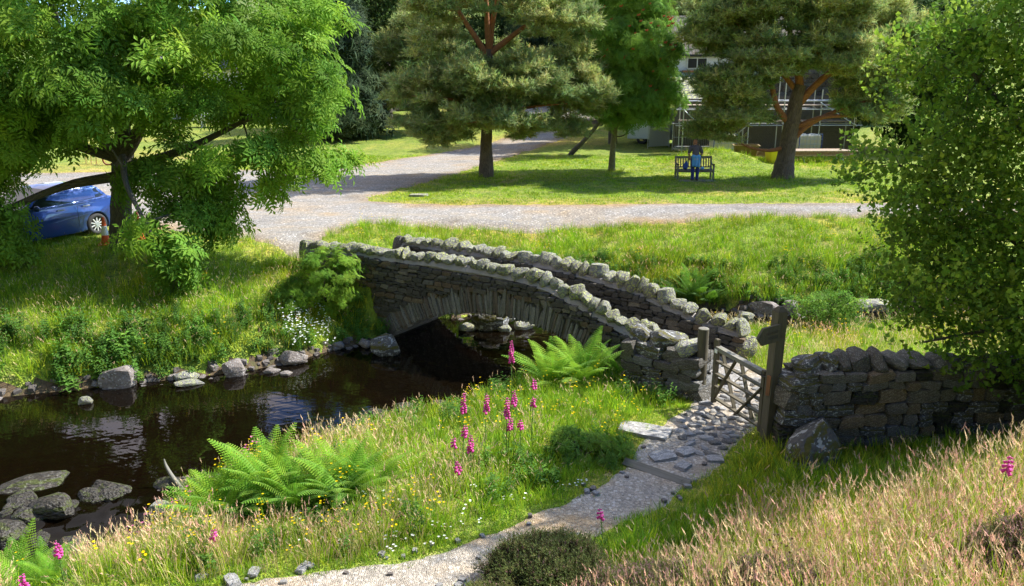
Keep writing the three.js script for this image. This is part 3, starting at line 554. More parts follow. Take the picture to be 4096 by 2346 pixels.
const SPRAY = {
  ash: [1, 2, 3].map((s) => { const r = RNG(s), F = new Faces(); for (let i = 0; i < 7; i++) { const az = i * 2.4 + r.u(-0.4, 0.4); pinnate(F, r, v3(0, 0.02, 0), dirAt(az, r.u(0.0, 0.75)), r.u(0.17, 0.24), 4, 0.098, 0.036, 0.13); } return F.geo(); }),
  rowan: [1, 2].map((s) => { const r = RNG(s + 20), F = new Faces(); for (let i = 0; i < 7; i++) { const az = i * 2.4 + r.u(-0.4, 0.4); pinnate(F, r, v3(0, 0.01, 0), dirAt(az, r.u(-0.1, 0.7)), r.u(0.12, 0.18), 6, 0.05, 0.02, 0.1); } return F.geo(); }),
  birch: [1, 2, 3].map((s) => { const r = RNG(s + 40), F = new Faces(); for (let t = 0; t < 3; t++) { const d = dirAt(t * 2.1 + r.u(-0.5, 0.5), r.u(-0.5, 0.2)); let p = v3(0, 0, 0); for (let i = 0; i < 9; i++) { p.addScaledVector(d, 0.042); d.y -= 0.1; d.normalize(); const az = r.u(0, 6.28); F.leaf(p.clone(), v3(cos(az), r.u(-1.2, -0.1), sin(az)), v3(r.u(-0.6, 0.6), 1, r.u(-0.6, 0.6)).normalize(), r.u(0.05, 0.068), r.u(0.04, 0.05), tint(r, 0.2), 0.12, 0.38); } } return F.geo(); }),
  pine: [1, 2, 3].map((s) => { const r = RNG(s + 60), F = new Faces(); for (let t = 0; t < 5; t++) { const d = t ? dirAt(t * 1.57 + r.u(-0.3, 0.3), r.u(0.25, 0.9)) : v3(0, 1, 0), L = r.u(0.11, 0.19), col = tint(r, 0.15); for (let i = 0; i < 18; i++) { const p = d.clone().multiplyScalar(L * (i / 18)), n = v3(r.n(), r.n(), r.n()).normalize().addScaledVector(d, 1.0).normalize(), sd2 = new THREE.Vector3().crossVectors(n, v3(r.n(), r.n(), r.n())).normalize(), l = r.u(0.06, 0.09), a = p.clone().addScaledVector(sd2, 0.0065), b = p.clone().addScaledVector(sd2, -0.0065); F.tri(a, b, p.clone().addScaledVector(n, l), col.map((c) => c * r.u(0.85, 1.15))); } } return F.geo(); }),
  broad: [1, 2].map((s) => { const r = RNG(s + 80), F = new Faces(); for (let i = 0; i < 26; i++) { const az = r.u(0, 6.28), p = v3(r.n() * 0.22, r.n() * 0.18, r.n() * 0.22); F.leaf(p, v3(cos(az), r.u(-0.9, 0.3), sin(az)), v3(r.u(-0.5, 0.5), 1, r.u(-0.5, 0.5)).normalize(), r.u(0.1, 0.16), r.u(0.07, 0.1), tint(r, 0.2), 0.15); } return F.geo(); }),
  fir: [1, 2].map((s) => { const r = RNG(s + 90), F = new Faces(); for (let i = 0; i < 40; i++) { const p = v3(r.n() * 0.16, r.n() * 0.08, r.n() * 0.16), d = dirAt(r.u(0, 6.28), r.u(-0.3, 0.7)); F.blade(p, d, v3(0, -0.12, 0), r.u(0.14, 0.24), 0.026, tint(r, 0.2), 2); } return F.geo(); }),
};
const leafMat = (r, g, b, t) => { const m = leafy(r, g, b, t); m.vertexColors = true; return m; };
const L = {
  ash: leafMat(0.21, 0.36, 0.04, 0.52), rowan: leafMat(0.19, 0.34, 0.055, 0.5), birch: leafMat(0.19, 0.31, 0.04, 0.5), pine: leafMat(0.34, 0.41, 0.16, 0.5),
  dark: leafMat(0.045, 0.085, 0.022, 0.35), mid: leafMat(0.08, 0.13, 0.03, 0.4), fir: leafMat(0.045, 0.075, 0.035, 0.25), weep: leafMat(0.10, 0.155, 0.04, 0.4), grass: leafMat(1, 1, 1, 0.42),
};
const Q = new THREE.Quaternion(), UPV = v3(0, 1, 0);
function instanced(name, geo, mat, items, parent) {   // items: [position, quaternion, scale, colour]
  const m = shade(new THREE.InstancedMesh(geo, mat, items.length)), X = new THREE.Matrix4(); m.name = name;
  items.forEach(([p, q, s, c], i) => { m.setMatrixAt(i, X.compose(p, q, typeof s === 'number' ? v3(s, s, s) : s)); m.setColorAt(i, c); });
  m.userData.kind = 'stuff'; parent.add(m); return m;
}
/* A tree: o.base [x, y, f]; o.stems: polylines [[dx, dy, df, r], ...] from the base (the first is the trunk); o.lobes: ellipsoids [dx, dy, df, rx, ry, rf, clusters]; each cluster of sprays gets a twig from the nearest wood */
function tree(name, label, o) {
  const r = RNG(o.seed ?? 1), t = thing(name, label, o.category ?? 'tree', o.base, 0, o.group), at = (p) => v3(p[0], p[1], -p[2]), nodes = [], twigs = [];
  o.stems.forEach((st, i) => {
    const pts = st.map((p) => [at(p), p[3]]);
    if (!i) { const [b, r0] = pts[0]; pts.unshift([b.clone().add(v3(0, -0.25, 0)), r0 * 1.5]); pts[1][1] = r0 * 1.12; }
    part(i ? 'limb' : 'trunk', tube(pts, i ? 8 : 14, i ? 5 : 6, i ? 0.08 : 0.1), (i && o.limbBark) || o.bark, t);
    const c = new THREE.CatmullRomCurve3(pts.map((p) => p[0]), false, 'centripetal'), n = st.length * 5;
    for (let k = i ? 2 : floor(n * 0.45); k <= n; k++) nodes.push([c.getPoint(k / n), lerp(st[0][3], st.at(-1)[3], k / n)]);
  });
  const cl = [];
  for (const [cx, cy, cf, rx, ry, rf, n] of o.lobes) {
    let tries = 0, made = 0; const c0 = at([cx, cy, cf]), gap = (o.gap ?? 0.8) * pow((rx * ry * rf) / n, 1 / 3);
    while (made < n && tries++ < n * 12) {
      const d = v3(r.n(), r.n(), r.n()).normalize(), k = pow(r.u(0.12, 1), 0.42), p = c0.clone().add(v3(d.x * rx * k, d.y * ry * k, d.z * rf * k));
      if (cl.some((q) => q[0].distanceToSquared(p) < gap * gap)) continue;
      cl.push([p, c0]); made++;
    }
  }
  const dist = (p) => { let b = 1e9; for (const n of nodes) b = min(b, n[0].distanceToSquared(p)); return b; };
  const sets = o.spray.map(() => []), col = new THREE.Color(), R = o.clusterR ?? 0.5;
  cl.map((c) => [dist(c[0]), c]).sort((a, b) => a[0] - b[0]).forEach(([, [p, c0]]) => {
    let best, bd = 1e9; for (const n of nodes) { const q = n[0], d = q.distanceToSquared(p) * (q.y > p.y + 0.3 && !o.weeping ? 2 : 1); if (d < bd) { bd = d; best = n; } }
    const a = best[0], len = a.distanceTo(p), mid = a.clone().lerp(p, 0.5).add(v3(r.n() * len * 0.12, (o.sag ?? 0.08) * len + r.n() * len * 0.06, r.n() * len * 0.12)), r0 = min(best[1] * 0.7, 0.012 + len * 0.018);
    twigs.push(tube([[a, r0], [mid, r0 * 0.7], [p, 0.006]], 4, 2));
    nodes.push([mid, r0 * 0.75], [p, r0 * 0.5]);
    // side twigs that carry the leaves: they fan out from the branch end
    const dir = p.clone().sub(mid).addScaledVector(p.clone().sub(c0).normalize(), 0.25 * len + 0.1).normalize(), hue = r.u(-1, 1), m = o.fan ?? 4; dir.y = clamp(dir.y * (o.rise ?? 0.6) + (o.tip ?? 0), -0.8, 0.8); dir.normalize();
    for (let k = 0; k < m; k++) {
      const az = (k / max(1, m - 1) - 0.5) * (o.spread ?? 2.4) + r.u(-0.25, 0.25), d = dir.clone().applyAxisAngle(UPV, az), L2 = R * r.u(1.1, 2.1) * (1 - 0.25 * abs(az)), s0 = p.clone().addScaledVector(dir, -R * 0.5 * r()), n = max(2, Math.round(o.sprays * L2 / R / 1.6)); d.y += r.u(-0.25, 0.35) * (o.rise ?? 0.6); d.normalize();
      let q = s0.clone(); const end = s0.clone();
      for (let i = 0; i < n; i++) {
        q = q.clone().addScaledVector(d, L2 / n); d.y -= (o.droop ?? 0.05); d.normalize();
        const e = v3(r.n(), r.n() * 0.6, r.n()).multiplyScalar(R * 0.16), up = d.clone().multiplyScalar(o.along ?? 0.9).addScaledVector(UPV, o.lift ?? 0.6).add(v3(r.n(), r.n(), r.n()).multiplyScalar(0.35)).normalize();
        const quat = new THREE.Quaternion().setFromUnitVectors(UPV, up).multiply(Q.setFromAxisAngle(UPV, r.u(0, 6.28))), b = 1 + (o.hueK ?? 0.22) * hue + r.u(-0.16, 0.16);
        col.setRGB(b * (1 + 0.12 * hue + r.u(-0.1, 0.12)), b, b * r.u(0.75, 1.15));
        r.pick(sets).push([q.clone().add(e), quat, (o.size ?? 1) * r.u(0.6, 1.25), col.clone()]);
      }
      twigs.push(rod([s0.x, s0.y, s0.z], [q.x, q.y, q.z], 0.008, 0.003, 3));
    }
  });
  if (twigs.length) part('twigs', join(twigs), o.limbBark ?? o.bark, t).userData.kind = 'stuff';
  o.spray.forEach((g, i) => instanced('crown', g, o.leaf, sets[i], t));
  return t;
}
// the big ash on the left bank
tree('ash_tree', 'large spreading ash tree over the parked blue car', {
  base: [-10.35, H(-10.35, 21.9), 21.9], seed: 11, bark: M.barkAsh, leaf: L.ash, spray: SPRAY.ash, sprays: 3, clusterR: 0.42, size: 1.8, lift: 0.55, gap: 0.85, fan: 4, droop: 0.08, hueK: 0.28,
  stems: [
    [[0, 0, 0, 0.3], [0.05, 0.8, 0, 0.27], [0.15, 1.7, 0.05, 0.26], [0.3, 2.6, 0.1, 0.24]],
    [[0.25, 2.3, 0.1, 0.2], [-0.3, 3.2, -0.2, 0.16], [-0.7, 4.3, -0.2, 0.13], [-1.0, 6.2, 0, 0.08], [-1.2, 8.2, 0, 0.03]],
    [[0.3, 2.5, 0.1, 0.22], [0.3, 3.8, 0.2, 0.17], [0.15, 5.4, 0.2, 0.13], [0.3, 7.6, 0.1, 0.06], [0.3, 9.2, 0, 0.02]],
    [[0.3, 2.4, 0, 0.19], [0.9, 3.3, 0, 0.15], [1.1, 4.8, 0.2, 0.1], [1.9, 6.6, 0.4, 0.05], [2.2, 8, 0.5, 0.02]],
    [[0.2, 2.1, 0, 0.16], [1.2, 2.35, -0.3, 0.12], [2.4, 2.75, -0.6, 0.09], [3.6, 3.3, -0.6, 0.055], [5, 3.9, -0.5, 0.02]],
    [[0.1, 1.9, -0.1, 0.14], [-0.9, 1.75, -0.8, 0.1], [-1.9, 1.35, -1.4, 0.07], [-2.9, 1.0, -1.8, 0.03]],
    [[0.25, 2.2, -0.1, 0.13], [0.9, 2.5, -1.3, 0.09], [1.4, 2.0, -2.4, 0.06], [2.0, 1.1, -2.9, 0.035], [2.4, 0.4, -3.2, 0.015]],
    [[0.2, 2.3, 0.1, 0.14], [-1.2, 2.9, -0.4, 0.1], [-2.6, 3.4, -0.6, 0.06], [-4.2, 3.6, -0.6, 0.02]],
  ],
  lobes: [
    [0.4, 6.8, 0, 4.6, 3.2, 3.6, 88], [3.2, 4.9, -0.4, 3.0, 1.8, 2.4, 44], [-3.0, 4.4, -0.5, 3.0, 2.0, 2.6, 50], [0.2, 4.4, -2.2, 3.2, 1.3, 1.4, 34], [-1.6, 3.6, -1.2, 1.8, 0.7, 1.2, 15], [4.4, 4.0, -0.3, 1.5, 0.8, 1.3, 13],
    [3.1, 2.4, -1.0, 2.0, 0.6, 1.2, 8], [4.7, 2.5, -0.6, 1.5, 0.4, 0.9, 8], [1.9, 2.0, -1.3, 1.1, 0.4, 0.8, 5], [2.1, 1.0, -2.85, 0.2, 0.2, 0.2, 1], [2.35, 0.5, -3.0, 0.2, 0.25, 0.2, 2], [2.6, 0.0, -3.2, 0.15, 0.25, 0.15, 2], [2.7, 1.25, -1.6, 0.75, 0.45, 0.6, 7], 
    [-2.0, 2.9, -1.4, 1.7, 0.6, 1.2, 10], [-2.5, 1.0, -1.9, 0.6, 0.35, 0.5, 4], [-1.75, 0.4, -1.9, 0.35, 0.3, 0.3, 2], [-3.9, 2.6, -1, 1.6, 0.9, 1.4, 10], [-2.6, 1.9, -1.5, 1.2, 0.4, 0.9, 5], [-3.2, 0.6, -2.2, 0.5, 0.4, 0.5, 3],
  ],
});
// Scots pines: plates of needles on reddish limbs
const pineLimbs = (r, list) => list.map(([y, az, len, rise, r0, x0 = 0]) => { const c = cos(az), s = sin(az); return [[x0, y, 0, r0], [x0 + c * len * 0.35, y + rise * 0.3, s * len * 0.35, r0 * 0.75], [x0 + c * len * 0.7, y + rise * 0.75, s * len * 0.7, r0 * 0.5], [x0 + c * len, y + rise, s * len, r0 * 0.2]]; });
tree('pine_tree', 'Scots pine with a straight trunk beside the gravel lane', {
  base: [-1.1, H(-1.1, 35.7), 35.7], seed: 31, bark: M.barkPine, limbBark: M.barkRed, leaf: L.pine, spray: SPRAY.pine, sprays: 5, clusterR: 0.42, size: 2.2, lift: 0.9, gap: 0.75, fan: 5, rise: 0.35, tip: 0.12, droop: -0.03, spread: 3.4, sag: -0.05,
  stems: [[[0, 0, 0, 0.3], [0.02, 1.2, 0, 0.25], [0.05, 2.6, 0, 0.22], [0.1, 4.4, 0, 0.2], [0.15, 5.2, 0, 0.18]],
    [[0.1, 4.9, 0, 0.15], [-0.4, 5.7, -0.2, 0.11], [-1.1, 6.8, -0.3, 0.08], [-1.6, 8.4, -0.2, 0.03]], [[0.15, 5.0, 0, 0.15], [0.3, 6.2, 0, 0.12], [0.6, 7.6, 0.1, 0.08], [0.7, 9.4, 0.1, 0.03]], [[0.15, 5.1, 0, 0.14], [0.1, 6.3, -0.3, 0.11], [0.05, 7.8, -0.4, 0.08], [0, 9.6, -0.3, 0.03]], [[0.15, 5.0, 0, 0.14], [1.1, 5.7, -0.2, 0.1], [2.2, 6.5, -0.3, 0.07], [3.4, 7.4, -0.2, 0.02]],
    ...pineLimbs(null, [[2.2, 0.3, 3.6, 0.5, 0.09], [2.3, 3.3, 3.0, 0.2, 0.09], [2.7, -0.4, 3.6, 0.4, 0.09], [3.3, 0.2, 3.9, 0.3, 0.08], [3.1, 3.6, 3.2, 0.3, 0.08], [3.6, -1.2, 2.5, 0.3, 0.07], [3.9, 2.8, 3.0, 0.6, 0.07], [2.4, -1.8, 2.4, 0, 0.07], [4.2, 1.4, 2.2, 0.5, 0.06]])],
  lobes: [[-1.7, 2.2, -0.4, 1.8, 0.65, 1.3, 36], [0.4, 2.5, -1.7, 1.6, 0.5, 0.9, 20], [2.5, 2.0, -0.3, 1.5, 0.4, 1.1, 14], [3.2, 3.4, -0.2, 1.8, 0.85, 1.5, 40], [-1.9, 3.6, -0.2, 1.7, 0.8, 1.4, 35], [0.8, 4.0, -1.4, 2.2, 0.75, 1.1, 38], [1.6, 4.5, 0.8, 2.6, 0.7, 1.2, 28], [-1.9, 5.3, 0, 1.1, 0.6, 1.1, 12], [0.3, 8.0, 0, 3.0, 1.6, 2.4, 50], [2.9, 6.4, -0.2, 1.5, 1.0, 1.2, 25], [-2.0, 7.0, -0.2, 1.2, 1.1, 1.2, 20], [3.9, 4.4, 0.2, 0.9, 0.5, 0.9, 9]],
});
tree('pine_tree', 'thick Scots pine with bare low limbs in front of the scaffolding', {
  base: [11.45, H(11.45, 35.6), 35.6], seed: 41, bark: M.barkPine, limbBark: M.barkRed, leaf: L.pine, spray: SPRAY.pine, sprays: 5, clusterR: 0.42, size: 2.2, lift: 0.9, gap: 0.75, fan: 5, rise: 0.35, tip: 0.12, droop: -0.03, spread: 3.4, sag: -0.04,
  stems: [[[0, 0, 0, 0.44], [0.05, 0.9, 0, 0.36], [0.15, 1.8, 0, 0.34], [0.25, 2.9, 0, 0.3], [0.4, 3.8, 0, 0.24]],
    [[0.15, 1.3, 0, 0.1], [-0.7, 1.15, -0.2, 0.075], [-1.6, 1.3, -0.4, 0.055], [-2.5, 1.7, -0.5, 0.03], [-3.3, 2.0, -0.5, 0.015]], [[0.2, 1.5, 0, 0.14], [0.7, 2.1, -0.2, 0.11], [1.5, 2.6, -0.3, 0.09], [2.8, 3.1, -0.3, 0.05], [3.8, 3.2, -0.3, 0.02]], [[0.2, 2.0, 0, 0.13], [1.2, 2.5, -0.4, 0.09], [2.6, 2.6, -0.5, 0.05]], [[0.1, 2.2, 0, 0.15], [-0.5, 2.9, -0.1, 0.13], [-0.9, 3.9, -0.2, 0.1], [-1.6, 5.0, -0.2, 0.07], [-2.4, 6.2, -0.1, 0.02]],
    [[0.35, 3.0, 0, 0.18], [1.0, 3.8, -0.1, 0.15], [1.9, 4.7, -0.2, 0.11], [2.6, 5.6, -0.2, 0.07], [3.0, 7, -0.2, 0.02]], [[0.4, 3.6, 0, 0.18], [0.2, 4.6, 0, 0.15], [-0.2, 5.8, 0, 0.11], [-0.3, 7.6, 0, 0.05], [-0.3, 9.2, 0, 0.02]], [[0.4, 3.4, 0, 0.13], [-0.5, 4.6, 0.2, 0.1], [-0.8, 6, 0.3, 0.06], [-1, 7.5, 0.2, 0.02]], [[1.4, 4.2, -0.15, 0.09], [2.6, 4.3, -0.2, 0.06], [4, 3.9, -0.2, 0.02]]],
  lobes: [[-2.5, 3.7, -0.4, 1.3, 0.7, 1.4, 32], [-2.4, 2.4, -0.3, 1.4, 0.55, 1.2, 17], [-1.1, 4.9, -0.9, 1.7, 0.8, 1.2, 32], [1.5, 5.1, -1.0, 2.1, 0.8, 1.2, 35], [3.3, 4.4, -0.2, 1.6, 1.0, 1.4, 32], [3.2, 2.9, -0.2, 1.4, 0.55, 1.1, 17], [-1.2, 6.7, 0, 2.2, 1.0, 1.9, 46], [1.8, 6.9, 0, 2.6, 1.1, 2, 56], [0.3, 8.4, 0, 2.8, 1.0, 2.2, 18], [-3.4, 1.9, -0.5, 0.9, 0.4, 0.8, 9], [3.9, 5.9, 0.2, 1.1, 0.9, 1.2, 16], [-3.1, 6.4, 0.6, 1.3, 0.8, 1.2, 20], [-3.1, 5.5, 0.4, 1.1, 0.45, 1.0, 17]],
});
tree('rowan_tree', 'leafy rowan with orange berries and a lichen yellow trunk', {
  base: [4.45, H(4.45, 37.7), 37.7], seed: 51, bark: M.barkLichen, limbBark: M.barkAsh, leaf: L.rowan, spray: SPRAY.rowan, sprays: 3.5, clusterR: 0.42, size: 1.9, lift: 0.4, gap: 0.75, fan: 4,
  stems: [[[0, 0, 0, 0.15], [0.03, 1, 0, 0.13], [0.1, 1.9, 0, 0.12], [0.3, 2.6, 0, 0.1]], [[0.1, 1.9, 0, 0.07], [0.6, 3.2, 0, 0.06], [0.8, 5, 0, 0.04], [0.8, 7, 0, 0.02]], [[0.1, 1.9, 0, 0.07], [-0.4, 3.2, -0.1, 0.05], [-0.6, 5.2, 0, 0.02]], [[0.15, 2, 0, 0.06], [1.0, 2.9, -0.2, 0.045], [1.9, 4.0, -0.2, 0.02]], [[0.1, 1.5, 0, 0.03], [0.5, 1.6, -0.1, 0.025], [1.0, 2.2, -0.1, 0.015]]],
  lobes: [[0.7, 3.4, -0.1, 1.9, 1.3, 1.5, 76], [0.6, 5.4, 0, 2.1, 1.7, 1.7, 100], [0.7, 7.6, 0, 1.5, 1.2, 1.3, 36], [2.1, 3.0, -0.1, 0.8, 0.6, 0.7, 10], [-0.9, 4.0, -0.2, 0.7, 0.9, 0.7, 12]],
});
{
  const r = RNG(9), t = scene.children.at(-1), items = []; const g = mergeGeometries(Array.from({ length: 9 }, (_, i) => new THREE.IcosahedronGeometry(0.02, 0).translate(r.n() * 0.05, r.n() * 0.03, r.n() * 0.05)));
  for (let i = 0; i < 90; i++) { const d = v3(r.n(), r.n(), abs(r.n())).normalize(); items.push([v3(0.7 + d.x * 2, 5.0 + d.y * 2.9, d.z * 1.7), new THREE.Quaternion(), r.u(0.9, 1.6), RGB(0.42, 0.09, 0.02)]); }
  instanced('berries', g, std(0xffffff), items, t);
}
// the birch over the wall at the right edge
tree('birch_tree', 'birch with small drooping leaves hanging over the mossy wall', {
  base: [10.3, -0.9, 12.6], seed: 61, bark: M.barkAsh, leaf: L.birch, spray: SPRAY.birch, sprays: 3.2, clusterR: 0.42, size: 1.65, lift: -0.2, gap: 0.95, sag: 0.16, weeping: true, fan: 3, droop: 0.2, along: 0.5, spread: 2.8, hueK: 0.34,
  stems: [[[0, 0, 0, 0.2], [-0.2, 1.5, 0, 0.17], [-0.5, 3.2, 0, 0.14], [-0.7, 5.4, 0, 0.1], [-0.8, 8, 0, 0.05], [-0.8, 10, 0, 0.02]],
    [[-0.2, 1.3, 0, 0.12], [-1.4, 2.2, 0.2, 0.09], [-2.7, 3.2, 0.5, 0.06], [-4.2, 4.1, 0.7, 0.02]], [[-0.3, 2.0, 0, 0.1], [-1.5, 3.5, 0.2, 0.08], [-2.6, 4.8, 0.5, 0.05], [-3.7, 5.9, 0.7, 0.02]], [[-0.1, 1.0, 0, 0.09], [-1.3, 1.5, -0.3, 0.06], [-2.8, 1.7, -0.3, 0.03], [-3.8, 1.4, 0, 0.015]], [[-0.6, 4.2, 0, 0.08], [-1.5, 5.6, 0.1, 0.05], [-2.4, 7.2, 0.2, 0.02]], [[-0.5, 3.2, 0, 0.08], [0.8, 4.5, 0, 0.05], [2, 6, 0, 0.02]], [[-0.6, 3.4, 0, 0.07], [-1.3, 4.4, -0.8, 0.05], [-2.0, 5.2, -1.4, 0.02]]],
  lobes: [[-3.6, 3.6, 0.5, 1.1, 0.55, 0.9, 21], [-4.3, 4.1, 0.7, 0.7, 0.3, 0.7, 5], [-2.4, 4.6, 0.3, 1.3, 0.7, 1.1, 29], [-3.6, 5.6, 0.6, 0.9, 0.6, 0.8, 17], [-2.6, 6.3, 0.4, 0.9, 0.5, 0.8, 10], [-2.2, 3.0, 0, 1.5, 0.8, 1.2, 34], [-3.2, 2.3, 0.3, 1.2, 0.6, 0.9, 19], [-1.6, 1.9, -0.5, 1.5, 0.6, 0.9, 24], [-2.7, 1.4, 0.0, 1.1, 0.5, 0.7, 10], [-1.4, 1.1, -0.7, 1.2, 0.45, 0.6, 14], [-0.3, 3.4, -0.4, 1.8, 1.6, 1.3, 34], [-1.2, 5.6, 0, 1.2, 0.9, 1.1, 22], [-1.9, 6.8, 0.1, 1.1, 0.8, 1.0, 15], [0.4, 6.4, 0, 2.0, 1.6, 1.6, 29], [-1.8, 5.2, -1.2, 0.9, 0.5, 0.7, 10], [0.8, 2.0, -0.5, 1.5, 1.2, 1.2, 17], [-0.5, 8.4, 0, 1.8, 1.4, 1.6, 21], [1.8, 6.8, 1.8, 1.9, 1.6, 1.5, 34]],
});
tree('willow_sapling', 'small pale willow bush growing by the water beyond the signpost', {
  base: [7.6, H(7.6, 19.3), 19.3], seed: 66, bark: M.twig, leaf: L.rowan, spray: SPRAY.birch, sprays: 4, clusterR: 0.2, size: 0.75, lift: 0.6, category: 'bush',
  stems: [[[0, 0, 0, 0.025], [0.02, 0.4, 0, 0.02], [0.05, 0.8, 0, 0.012]], [[0, 0.1, 0, 0.015], [-0.35, 0.5, 0, 0.01], [-0.5, 0.8, 0, 0.006]], [[0, 0.1, 0, 0.015], [0.35, 0.5, 0, 0.01], [0.55, 0.75, 0, 0.006]]],
  lobes: [[0, 0.6, 0, 0.85, 0.5, 0.5, 20]],
});
tree('hawthorn_bush', 'dense green bush against the left end of the bridge', {
  base: [-4.55, H(-4.55, 19.6), 19.6], seed: 67, bark: M.twig, leaf: L.ash, spray: SPRAY.rowan, sprays: 4, clusterR: 0.22, size: 0.9, lift: 0.5, category: 'bush',
  stems: [[[0, 0, 0, 0.035], [0.02, 0.4, 0, 0.025], [0.05, 0.9, 0, 0.012]], [[0, 0.1, 0, 0.02], [-0.4, 0.6, 0, 0.012], [-0.6, 0.9, 0, 0.006]], [[0, 0.1, 0, 0.02], [0.3, 0.6, -0.2, 0.012], [0.4, 1.0, -0.2, 0.006]]],
  lobes: [[0.1, 0.75, -0.1, 0.75, 0.6, 0.6, 42], [-0.6, 0.4, -0.2, 0.5, 0.35, 0.4, 14]],
});
tree('weed_bush', 'dark green leafy weed bush beside the big path slab', {
  base: [1.15, H(1.15, 12.0), 12.0], seed: 69, bark: M.twig, leaf: L.rowan, spray: SPRAY.rowan, sprays: 4, clusterR: 0.15, size: 0.75, lift: 0.6, category: 'bush',
  stems: [[[0, 0, 0, 0.012], [0.02, 0.2, 0, 0.01], [0.03, 0.4, 0, 0.006]], [[0, 0.05, 0, 0.01], [-0.2, 0.25, 0.1, 0.007], [-0.35, 0.4, 0.1, 0.004]], [[0, 0.05, 0, 0.01], [0.2, 0.25, -0.1, 0.007], [0.35, 0.35, -0.1, 0.004]]],
  lobes: [[0, 0.22, 0, 0.6, 0.22, 0.4, 18]],
});
// a leaning young trunk and another stem in the lawn behind the rowan
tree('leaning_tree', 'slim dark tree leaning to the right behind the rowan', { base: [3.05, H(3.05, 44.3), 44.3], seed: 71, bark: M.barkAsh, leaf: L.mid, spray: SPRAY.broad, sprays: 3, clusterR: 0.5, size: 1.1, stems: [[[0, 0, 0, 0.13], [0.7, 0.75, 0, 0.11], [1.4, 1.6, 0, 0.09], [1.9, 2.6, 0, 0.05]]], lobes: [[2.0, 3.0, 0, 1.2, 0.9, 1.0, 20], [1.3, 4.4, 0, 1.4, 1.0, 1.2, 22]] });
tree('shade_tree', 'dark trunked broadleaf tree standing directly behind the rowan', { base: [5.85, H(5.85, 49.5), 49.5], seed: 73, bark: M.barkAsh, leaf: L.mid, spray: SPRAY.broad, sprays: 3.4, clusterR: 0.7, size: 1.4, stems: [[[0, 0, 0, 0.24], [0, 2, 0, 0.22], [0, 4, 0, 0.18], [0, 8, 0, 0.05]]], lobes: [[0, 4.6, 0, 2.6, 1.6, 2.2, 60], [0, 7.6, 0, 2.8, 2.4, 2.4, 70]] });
// the wood beyond
const protos = {};
function wood(kind, label, x, f, h, seed) {
  const base = [x, H(x, f), f], k = h / 10, st = [[[0, 0, 0, 0.28 * k], [0.1, h * 0.3, 0, 0.22 * k], [0, h * 0.6, 0, 0.14 * k], [0, h * 0.95, 0, 0.03]]];
  const set = {
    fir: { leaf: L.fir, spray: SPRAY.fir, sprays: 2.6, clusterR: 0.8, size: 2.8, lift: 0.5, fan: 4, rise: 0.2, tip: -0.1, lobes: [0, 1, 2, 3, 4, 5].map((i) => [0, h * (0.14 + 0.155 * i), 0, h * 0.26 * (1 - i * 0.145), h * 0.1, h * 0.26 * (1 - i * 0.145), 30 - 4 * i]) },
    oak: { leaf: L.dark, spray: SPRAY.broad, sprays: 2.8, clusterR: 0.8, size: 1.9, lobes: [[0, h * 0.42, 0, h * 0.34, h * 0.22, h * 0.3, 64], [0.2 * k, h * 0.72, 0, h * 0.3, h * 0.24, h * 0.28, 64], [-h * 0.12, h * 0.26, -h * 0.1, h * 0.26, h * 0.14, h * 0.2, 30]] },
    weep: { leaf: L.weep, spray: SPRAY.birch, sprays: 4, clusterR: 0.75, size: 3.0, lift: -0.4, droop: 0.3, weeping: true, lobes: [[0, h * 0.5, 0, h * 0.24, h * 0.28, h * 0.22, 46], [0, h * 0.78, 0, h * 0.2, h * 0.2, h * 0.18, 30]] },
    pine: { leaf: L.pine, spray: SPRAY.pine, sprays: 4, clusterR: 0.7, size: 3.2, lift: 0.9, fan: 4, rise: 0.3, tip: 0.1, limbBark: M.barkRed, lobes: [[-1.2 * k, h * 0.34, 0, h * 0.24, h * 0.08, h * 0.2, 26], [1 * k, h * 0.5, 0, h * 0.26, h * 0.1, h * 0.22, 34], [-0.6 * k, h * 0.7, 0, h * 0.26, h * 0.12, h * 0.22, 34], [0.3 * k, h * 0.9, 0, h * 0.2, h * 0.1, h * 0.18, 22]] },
  }[kind];
  return tree({ fir: 'fir_tree', oak: 'broadleaf_tree', weep: 'weeping_birch', pine: 'pine_tree' }[kind], label, { base, seed, bark: M.barkAsh, stems: st, group: 'trees of the dark wood beyond the lawns', gap: 0.7, ...set });
}
wood('weep', 'pale weeping birch in the wood left of the lane', -8.4, 58, 11, 201);
wood('fir', 'blue green fir beside the weeping birch at the wood edge', -10.6, 52, 9, 202);
wood('oak', 'dark broadleaf tree over the grey garden wall', -12.5, 76, 13, 203);
wood('oak', 'dark broadleaf tree behind the left side of the lane pine', -7.2, 66, 12, 204);
wood('pine', 'bushy dark pine low against the wood behind the lane pine', -5.6, 55, 7.5, 205);
wood('oak', 'broadleaf tree right above the far end of the lane', -1.0, 92, 15, 206);
wood('oak', 'broadleaf tree closing the view right of the lane end', 9.5, 80, 14, 207);
wood('fir', 'tall dark fir between the rowan and the barn', 8.2, 64, 14, 208);
wood('pine', 'dark pine rising behind the white barn wall', 12.4, 57, 12, 209);
wood('oak', 'broadleaf tree behind the barn near the right pine', 19, 60, 12, 210);
wood('oak', 'broadleaf tree at the foot of the far hillside', 27, 62, 9, 211);
wood('oak', 'big dark broadleaf tree behind the grey house', -20, 82, 14, 212);
wood('fir', 'tall dark fir rising between the ash and the weeping birch', -13.2, 66, 15, 213);
wood('fir', 'dark fir behind the lane pine top', 2.6, 84, 15, 214);
wood('oak', 'broadleaf tree behind the birch at the right edge', 22, 46, 8, 215);

